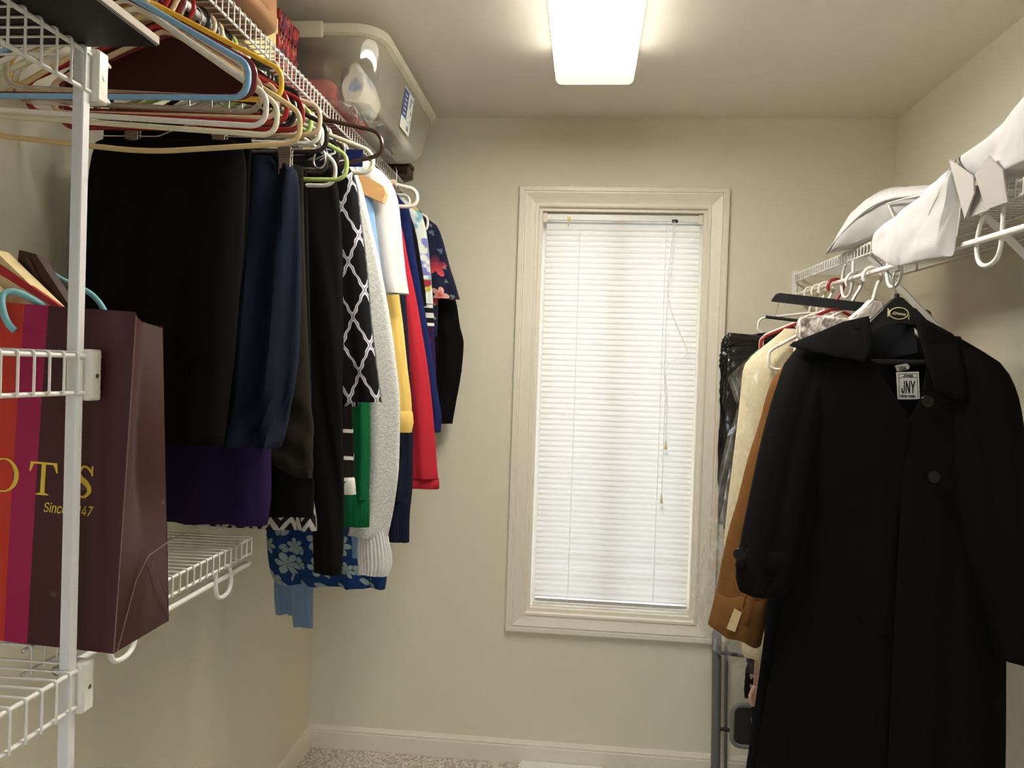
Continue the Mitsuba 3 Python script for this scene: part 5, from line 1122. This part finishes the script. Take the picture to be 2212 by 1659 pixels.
put(key + '__sleeve_seam', tube([(1.475, 2.098, 1.02), (1.462, 2.085, 0.96), (1.448, 2.077, 0.90)], 0.0018, 6), 'mat_tan_suede', True)
fur = [(1.573, 1.640), (1.580, 1.652), (1.606, 1.655), (1.652, 1.653), (1.692, 1.647), (1.729, 1.680), (1.747, 1.700), (1.772, 1.692), (1.790, 1.640), (1.710, 1.620), (1.642, 1.600), (1.581, 1.588), (1.572, 1.610)]
put(key + '__fur_collar', sheet(fur, lambda x, z: 2.105 - 0.020 * np.sin(np.clip((x - 1.56) / 0.24, 0, 1) * math.pi) - 0.006 * meshkit.fbm(np.stack([x * 90, z * 90, 0 * x], -1), 2, 3), 0.05, 0.009), 'mat_fur', True)
labels[key + '__fur_collar'] = {'label': 'mottled grey and white fur collar'}
lab(key, 'tan suede shearling coat with fur collar, squeezed between black and cream coats', 'coat')
hang_r('tube_hanger', 2.175, 'mat_plastic_white', 'white plastic hanger with tall hook at the shearling coat collar', W2=0.19, drop=0.235, r=0.0052, arm_z=-0.115)

# cream coat in a clear garment bag
key = 'cream_coat'
cloth(key + '__body', 'mat_cream_wool', [(1.648, 1.66, 1.88, 0.016), (1.60, 1.59, 1.95, 0.030), (1.55, 1.545, 1.97, 0.040), (1.486, 1.535, 1.98, 0.044), (1.29, 1.53, 1.98, 0.046), (1.00, 1.52, 1.98, 0.048), (0.80, 1.52, 1.98, 0.048), (0.652, 1.525, 1.98, 0.046)], 2.43, folds=0.007, wave=0.12, seed=81)
cloth(key + '__sleeve', 'mat_cream_wool', [(1.632, 1.600, 1.66, 0.015), (1.596, 1.560, 1.65, 0.028), (1.565, 1.524, 1.64, 0.034), (1.538, 1.499, 1.63, 0.038), (1.513, 1.489, 1.62, 0.040), (1.443, 1.485, 1.61, 0.042), (1.35, 1.479, 1.60, 0.042), (1.234, 1.470, 1.595, 0.042), (1.091, 1.459, 1.58, 0.042), (1.0, 1.455, 1.57, 0.042), (0.90, 1.455, 1.56, 0.040)], 2.405, n=40, p=2.1, folds=0.005, wave=0.08, seed=82)
lab(key, 'cream wool coat inside a clear plastic garment bag beside the window casing', 'coat')
hang_r('tube_hanger', 2.318, 'mat_plastic_white', 'white plastic hanger whose rounded end rests low on the cream coat', W2=0.232, drop=0.262, r=0.0048, ry=-1)
hang_r('tube_hanger', 2.485, 'mat_plastic_red', 'red plastic hanger on the right rod, its end showing over the cream coat', W2=0.215, drop=0.225, r=0.0048)
hang_r('tube_hanger', 2.585, 'mat_plastic_white', 'white plastic hanger just behind the red hanger on the right rod', W2=0.19, drop=0.215, r=0.0048)
hang_r('tube_hanger', 2.665, 'mat_plastic_cream', 'cream plastic hanger last but one on the right rod', W2=0.18, drop=0.22, r=0.0044)
fo = [(1.565, 1.592), (1.507, 1.536), (1.458, 1.489), (1.472, 1.454), (1.492, 1.399), (1.484, 1.355), (1.466, 1.310), (1.447, 1.211), (1.435, 1.120), (1.418, 1.036), (1.404, 0.953), (1.392, 0.885), (1.379, 0.812), (1.374, 0.756), (1.384, 0.721), (1.424, 0.691), (1.467, 0.660), (1.520, 0.632), (1.60, 0.615), (1.80, 0.62), (1.90, 0.70), (1.90, 1.50), (1.75, 1.62)]
def crumple(y0, dy, amp, seed):
    return lambda x, z: y0 + dy * np.clip((1.60 - x) / 0.2, 0, 1) ** 1.5 + amp * (meshkit.fbm(np.stack([x * 26, z * 12, 0 * x], -1), 3, seed) - 0.5)
def film_mesh(y0, dy, amp, seed, res=0.016):
    m = sheet(fo, crumple(y0, dy, amp, seed), 0.001, res)
    n = len(m.vertices) // 2                                 # one skin only: film
    keep = (m.faces < n).all(1)
    q = trimesh.Trimesh(m.vertices[:n], m.faces[keep], process=False); return q
put('garment_bag__front', film_mesh(2.338, 0.006, 0.018, 5), 'mat_film', True)
put('garment_bag__back', film_mesh(2.500, -0.02, 0.030, 6), 'mat_film', True)
put('garment_bag__gathered_edge', tube([(1.459, 2.42, 1.489), (1.473, 2.42, 1.454), (1.490, 2.42, 1.399), (1.484, 2.42, 1.355), (1.466, 2.425, 1.310), (1.447, 2.425, 1.211), (1.418, 2.425, 1.036), (1.392, 2.425, 0.885), (1.375, 2.425, 0.760)], 0.0016, 6), 'mat_film', True)
lab('garment_bag', 'clear plastic garment bag drooping around the cream coat to the window sill', 'garment bag')
# glossy black garment bag
key = 'black_garment_bag'
bb = skin([[(x0, 2.715 + d, z), (x0 + 0.012, 2.70 + d, z), (x1, 2.70, z), (x1, 2.80, z), (x0 + 0.012, 2.80, z), (x0, 2.785, z)] for z, x0, x1, d in ((0.98, 1.52, 1.93, 0), (1.15, 1.510, 1.94, 0), (1.35, 1.508, 1.95, 0.004), (1.50, 1.509, 1.95, -0.004), (1.585, 1.507, 1.94, 0.004), (1.612, 1.509, 1.93, 0), (1.633, 1.520, 1.90, 0.01))], 64, 60, 0.012, 12)
bb.vertices += bb.vertex_normals * ((np.abs(meshkit.fbm(bb.vertices * [38, 38, 55], 3, 8) - 0.5)) * 0.03 * np.clip((bb.vertices[:, 2] - 1.30) / 0.2, 0.15, 1))[:, None]
put(key + '__bag', bb, 'mat_gloss_black', True)
put(key + '__neck', sheet([(1.53, 1.625), (1.60, 1.640), (1.668, 1.652), (1.700, 1.668), (1.712, 1.676), (1.716, 1.662), (1.74, 1.655), (1.80, 1.650), (1.90, 1.63), (1.90, 1.59), (1.53, 1.59)], lambda x, z: 2.735 + 0.01 * np.sin(x * 80), 0.012, 0.012), 'mat_gloss_black', 40)
lab(key, 'crumpled glossy black plastic garment bag at the far end of the right rod', 'garment bag')
hang_r('tube_hanger', 2.755, 'mat_plastic_white', 'white plastic hanger farthest along the right rod, over the black garment bag', W2=0.17, drop=0.15, r=0.0044)
# black flat hanger with a thin lower bar
key = 'bar_hanger'
hx, hz = rrod(2.31)
P = lambda m: pose(m, (hx, 2.31, hz), rz=-6, ry=6.0)
put(key + '__top_bar', P(sheet([(-0.215, -0.090), (-0.205, -0.072), (-0.195, -0.068), (0.195, -0.068), (0.205, -0.072), (0.215, -0.090), (0.213, -0.094), (-0.213, -0.094)], lambda x, z: -0.007 + 0 * x, 0.014, 0.012)), 'mat_matte_black', 30)
put(key + '__lower_bar', P(tube([(-0.224, 0, -0.140), (0.224, 0, -0.140)], 0.0048, 10)), 'mat_matte_black', 40)
for k, s in enumerate((-1, 1)):
    put(key + '__wire' + ('' if k == 0 else '_001'), P(tube([(s * 0.192, 0, -0.092), (s * 0.200, 0, -0.140)], 0.0013, 6)), 'mat_steel', True)
put(key + '__hook', pose(tube_hanger(hook_r=0.0018, arm_z=-0.075)[1], (hx, 2.31, hz)), 'mat_chrome', True)
labels[key + '__hook'] = {'label': 'chrome hook'}
lab(key, 'empty flat black hanger with a thin lower bar, tilted above the cream coat', 'hanger')
# small clothes low down, below the coats
key = 'pink_blouse'
cloth(key + '__body', 'mat_pink_cloth', [(1.62, 1.70, 1.82, 0.012), (1.55, 1.66, 1.9, 0.02), (0.9, 1.61, 1.9, 0.022), (0.67, 1.597, 1.88, 0.022), (0.45, 1.592, 1.86, 0.024)], 2.585, folds=0.008, wave=0.05, seed=84)
cloth(key + '__flounce', 'mat_pink_cloth', [(0.50, 1.588, 1.70, 0.026), (0.47, 1.577, 1.71, 0.030), (0.445, 1.586, 1.70, 0.028)], 2.580, folds=0.010, wave=0.05, seed=85, n=60)
lab(key, 'pale pink long blouse hanging low behind the long black coat', 'blouse')
key = 'sprigged_dress'
cloth(key + '__body', 'mat_black_sprig', [(1.63, 1.72, 1.82, 0.012), (1.55, 1.68, 1.9, 0.018), (0.80, 1.60, 1.9, 0.020), (0.45, 1.577, 1.9, 0.020), (0.438, 1.58, 1.9, 0.02)], 2.650, folds=0.006, wave=0.06, seed=86)
cloth(key + '__skirt', 'mat_black_sprig', [(0.46, 1.605, 1.9, 0.018), (0.40, 1.606, 1.9, 0.020), (0.330, 1.609, 1.9, 0.022)], 2.655, folds=0.006, wave=0.06, seed=87)
lab(key, 'black dress with small pale sprigs hanging behind the pink blouse', 'dress')

# folding step stool leaning on the back wall
key = 'step_stool'
put(key + '__leg', tube([(1.538, 2.872, 0.0), (1.534, 2.890, 0.30), (1.530, 2.915, 0.56), (1.545, 2.920, 0.585), (1.60, 2.920, 0.590)], 0.0165, 14), 'mat_grey_metal', True)
put(key + '__leg_001', tube([(1.96, 2.872, 0.0), (1.956, 2.890, 0.30), (1.952, 2.915, 0.56), (1.937, 2.920, 0.585), (1.88, 2.920, 0.590)], 0.0165, 14), 'mat_grey_metal', True)
put(key + '__rear_leg', tube([(1.586, 2.940, 0.0), (1.576, 2.942, 0.30), (1.572, 2.945, 0.50)], 0.006, 8), 'mat_grey_metal', True)
for k, z in enumerate((0.500, 0.226)):
    put(key + '__pin' + ('' if k == 0 else '_001'), tube([(1.53, 2.885, z), (1.62, 2.872, z - 0.002)], 0.0065, 10), 'mat_matte_black', True)
def rr2(x0, x1, z0, z1, r):
    q = rrect(x0, x1, z0, z1, r, 8); return [tuple(p) for p in q]
put(key + '__tread_rim', tube([(x, 2.825, z) for x, z in rr2(1.580, 1.92, 0.195, 0.340, 0.03)], 0.0085, 10, True), 'mat_grey_rim', True)
put(key + '__tread', sheet(rr2(1.580, 1.92, 0.195, 0.340, 0.03), lambda x, z: 2.822 + 0 * x, 0.012, 0.03), 'mat_matte_black', 30)
lab(key, 'folded grey metal step stool with black tread standing at the back wall', 'step stool')
# floor register by the baseboard
key = 'floor_register'
put(key + '__plate', box(0.832, 1.135, 2.866, 2.966, 0.004, 0.0145, 0.002), 'mat_white_paint', 30)
put(key + '__flange', box(0.826, 1.141, 2.860, D - 0.0135, 0.0030, 0.0070, 0.001), 'mat_white_paint', 30)
lab(key, 'white metal floor register against the back baseboard', 'floor register')

# ---------------------------------------------------------------- white fabric storage bags on the right shelf
key = 'fabric_storage_bag'
A = [[(1.722, 2.432, 1.866), (1.726, 2.430, 1.872), (1.79, 2.45, 1.94), (1.93, 2.49, 2.045), (2.05, 2.47, 1.97), (1.80, 2.43, 1.88)],
     [(1.735, 2.37, 1.866), (1.723, 2.375, 1.880), (1.78, 2.40, 1.98), (1.92, 2.46, 2.070), (2.09, 2.44, 1.97), (1.82, 2.38, 1.882)],
     [(1.765, 2.25, 1.874), (1.736, 2.25, 1.920), (1.78, 2.26, 1.985), (1.92, 2.28, 2.030), (2.095, 2.28, 1.96), (1.86, 2.25, 1.884)],
     [(1.785, 2.06, 1.878), (1.749, 2.06, 1.940), (1.79, 2.06, 1.962), (1.92, 2.06, 1.980), (2.095, 2.06, 1.95), (1.90, 2.06, 1.878)],
     [(1.815, 1.90, 1.876), (1.790, 1.90, 1.920), (1.81, 1.90, 1.935), (1.92, 1.90, 1.942), (2.095, 1.9, 1.93), (1.90, 1.90, 1.874)],
     [(1.82, 1.72, 1.874), (1.800, 1.72, 1.895), (1.82, 1.72, 1.902), (1.94, 1.72, 1.902), (2.08, 1.72, 1.90), (1.90, 1.72, 1.872)]]
bagA = skin(A, 60, 60, 0.008, 3)
put(key + '__body', bagA, 'mat_bedding', True)
put(key + '__piping', tube(CubicSpline(np.arange(6), np.array([(1.721, 2.425, 1.866), (1.722, 2.375, 1.880), (1.735, 2.25, 1.921), (1.748, 2.06, 1.941), (1.788, 1.90, 1.921), (1.799, 1.72, 1.896)]))(np.linspace(0, 5, 50)), 0.0030, 8), 'mat_bedding', True)
put(key + '__label_pocket', cat(tube([(1.752, 2.040, 1.930), (1.768, 2.030, 1.890)], 0.0045, 4, rz=0.0012), tube([(1.752, 2.040, 1.930), (1.764, 1.96, 1.926), (1.790, 1.86, 1.917)], 0.0018, 6), tube([(1.768, 2.030, 1.890), (1.795, 1.92, 1.884)], 0.0018, 6)), 'mat_plastic_white', True)
labels[key + '__label_pocket'] = {'label': 'clear label pocket with white edges'}
lab(key, 'white fabric bedding bag lying at the window end of the right shelf', 'storage bag')
key = 'fabric_storage_bag_001'
Bst = [[(1.722, 1.90, 1.80), (1.702, 1.975, 1.80), (1.702, 1.975, 1.845), (1.745, 1.985, 1.885), (1.780, 1.96, 1.90), (1.766, 1.90, 1.872)],
       [(1.712, 1.815, 1.752), (1.700, 1.86, 1.765), (1.700, 1.86, 1.85), (1.755, 1.86, 1.905), (1.785, 1.84, 1.905), (1.766, 1.80, 1.866)],
       [(1.722, 1.735, 1.748), (1.702, 1.75, 1.765), (1.712, 1.75, 1.87), (1.76, 1.75, 1.925), (1.788, 1.74, 1.915), (1.766, 1.72, 1.866)],
       [(1.745, 1.655, 1.745), (1.722, 1.675, 1.775), (1.738, 1.660, 1.905), (1.765, 1.66, 1.940), (1.79, 1.66, 1.925), (1.766, 1.655, 1.85)]]
put(key + '__drooping_end', skin(Bst, 64, 54, 0.016, 9), 'mat_bedding', True)
labels[key + '__drooping_end'] = {'label': 'end hanging over the shelf lip'}
C = [[(1.80, 1.64, 1.872), (1.768, 1.62, 1.885), (1.745, 1.64, 1.935), (1.84, 1.65, 1.985), (1.98, 1.65, 1.98), (2.03, 1.64, 1.90)],
     [(1.79, 1.53, 1.868), (1.752, 1.53, 1.885), (1.752, 1.53, 1.952), (1.84, 1.54, 2.035), (2.00, 1.54, 2.05), (2.085, 1.53, 1.90)],
     [(1.79, 1.40, 1.866), (1.752, 1.40, 1.882), (1.745, 1.40, 1.975), (1.83, 1.40, 2.085), (2.00, 1.40, 2.11), (2.095, 1.40, 1.90)],
     [(1.79, 1.20, 1.862), (1.755, 1.20, 1.878), (1.745, 1.20, 1.985), (1.83, 1.20, 2.11), (2.00, 1.20, 2.13), (2.095, 1.20, 1.90)],
     [(1.80, 1.02, 1.860), (1.77, 1.02, 1.876), (1.76, 1.02, 1.96), (1.84, 1.02, 2.07), (2.00, 1.02, 2.08), (2.08, 1.02, 1.90)]]
put(key + '__body', skin(C, 60, 60, 0.010, 15), 'mat_bedding', True)
put(key + '__zipper', tube([(1.742, 1.655, 1.936), (1.732, 1.675, 1.895), (1.722, 1.71, 1.845), (1.718, 1.73, 1.800), (1.716, 1.745, 1.775)], 0.0040, 6, rz=0.0015), 'mat_plastic_white', True)
put(key + '__zipper_pull', box(1.706, 1.712, 1.738, 1.750, 1.768, 1.786, 0.001), 'mat_paper_white', False)
def facet(pts, th=0.003):
    p = np.array(pts, float); n = len(p)
    nrm_ = np.cross(p[1] - p[0], p[2] - p[0]); nrm_ /= np.linalg.norm(nrm_)
    v = np.vstack([p, p + nrm_ * th])
    f = [[0, k + 1, k] for k in range(1, n - 1)] + [[n, n + k, n + k + 1] for k in range(1, n - 1)]
    for k in range(n):
        k2 = (k + 1) % n; f += [[k, k2, k2 + n], [k, k2 + n, k + n]]
    m = trimesh.Trimesh(v, f, process=False); m.fix_normals(); return m.subdivide().subdivide()
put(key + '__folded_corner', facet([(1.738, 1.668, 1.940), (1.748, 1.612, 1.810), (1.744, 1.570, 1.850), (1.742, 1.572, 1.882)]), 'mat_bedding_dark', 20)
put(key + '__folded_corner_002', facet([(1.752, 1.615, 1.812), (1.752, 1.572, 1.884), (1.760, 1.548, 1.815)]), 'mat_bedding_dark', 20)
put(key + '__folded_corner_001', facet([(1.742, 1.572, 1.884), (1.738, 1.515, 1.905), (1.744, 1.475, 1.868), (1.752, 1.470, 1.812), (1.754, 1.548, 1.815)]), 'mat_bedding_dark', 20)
for k in range(3): labels[key + '__folded_corner' + ('' if k == 0 else f'_{k:03d}')] = {'label': 'folded flap at the open corner'}
lab(key, 'large white fabric bedding bag drooping over the lip of the right shelf', 'storage bag')
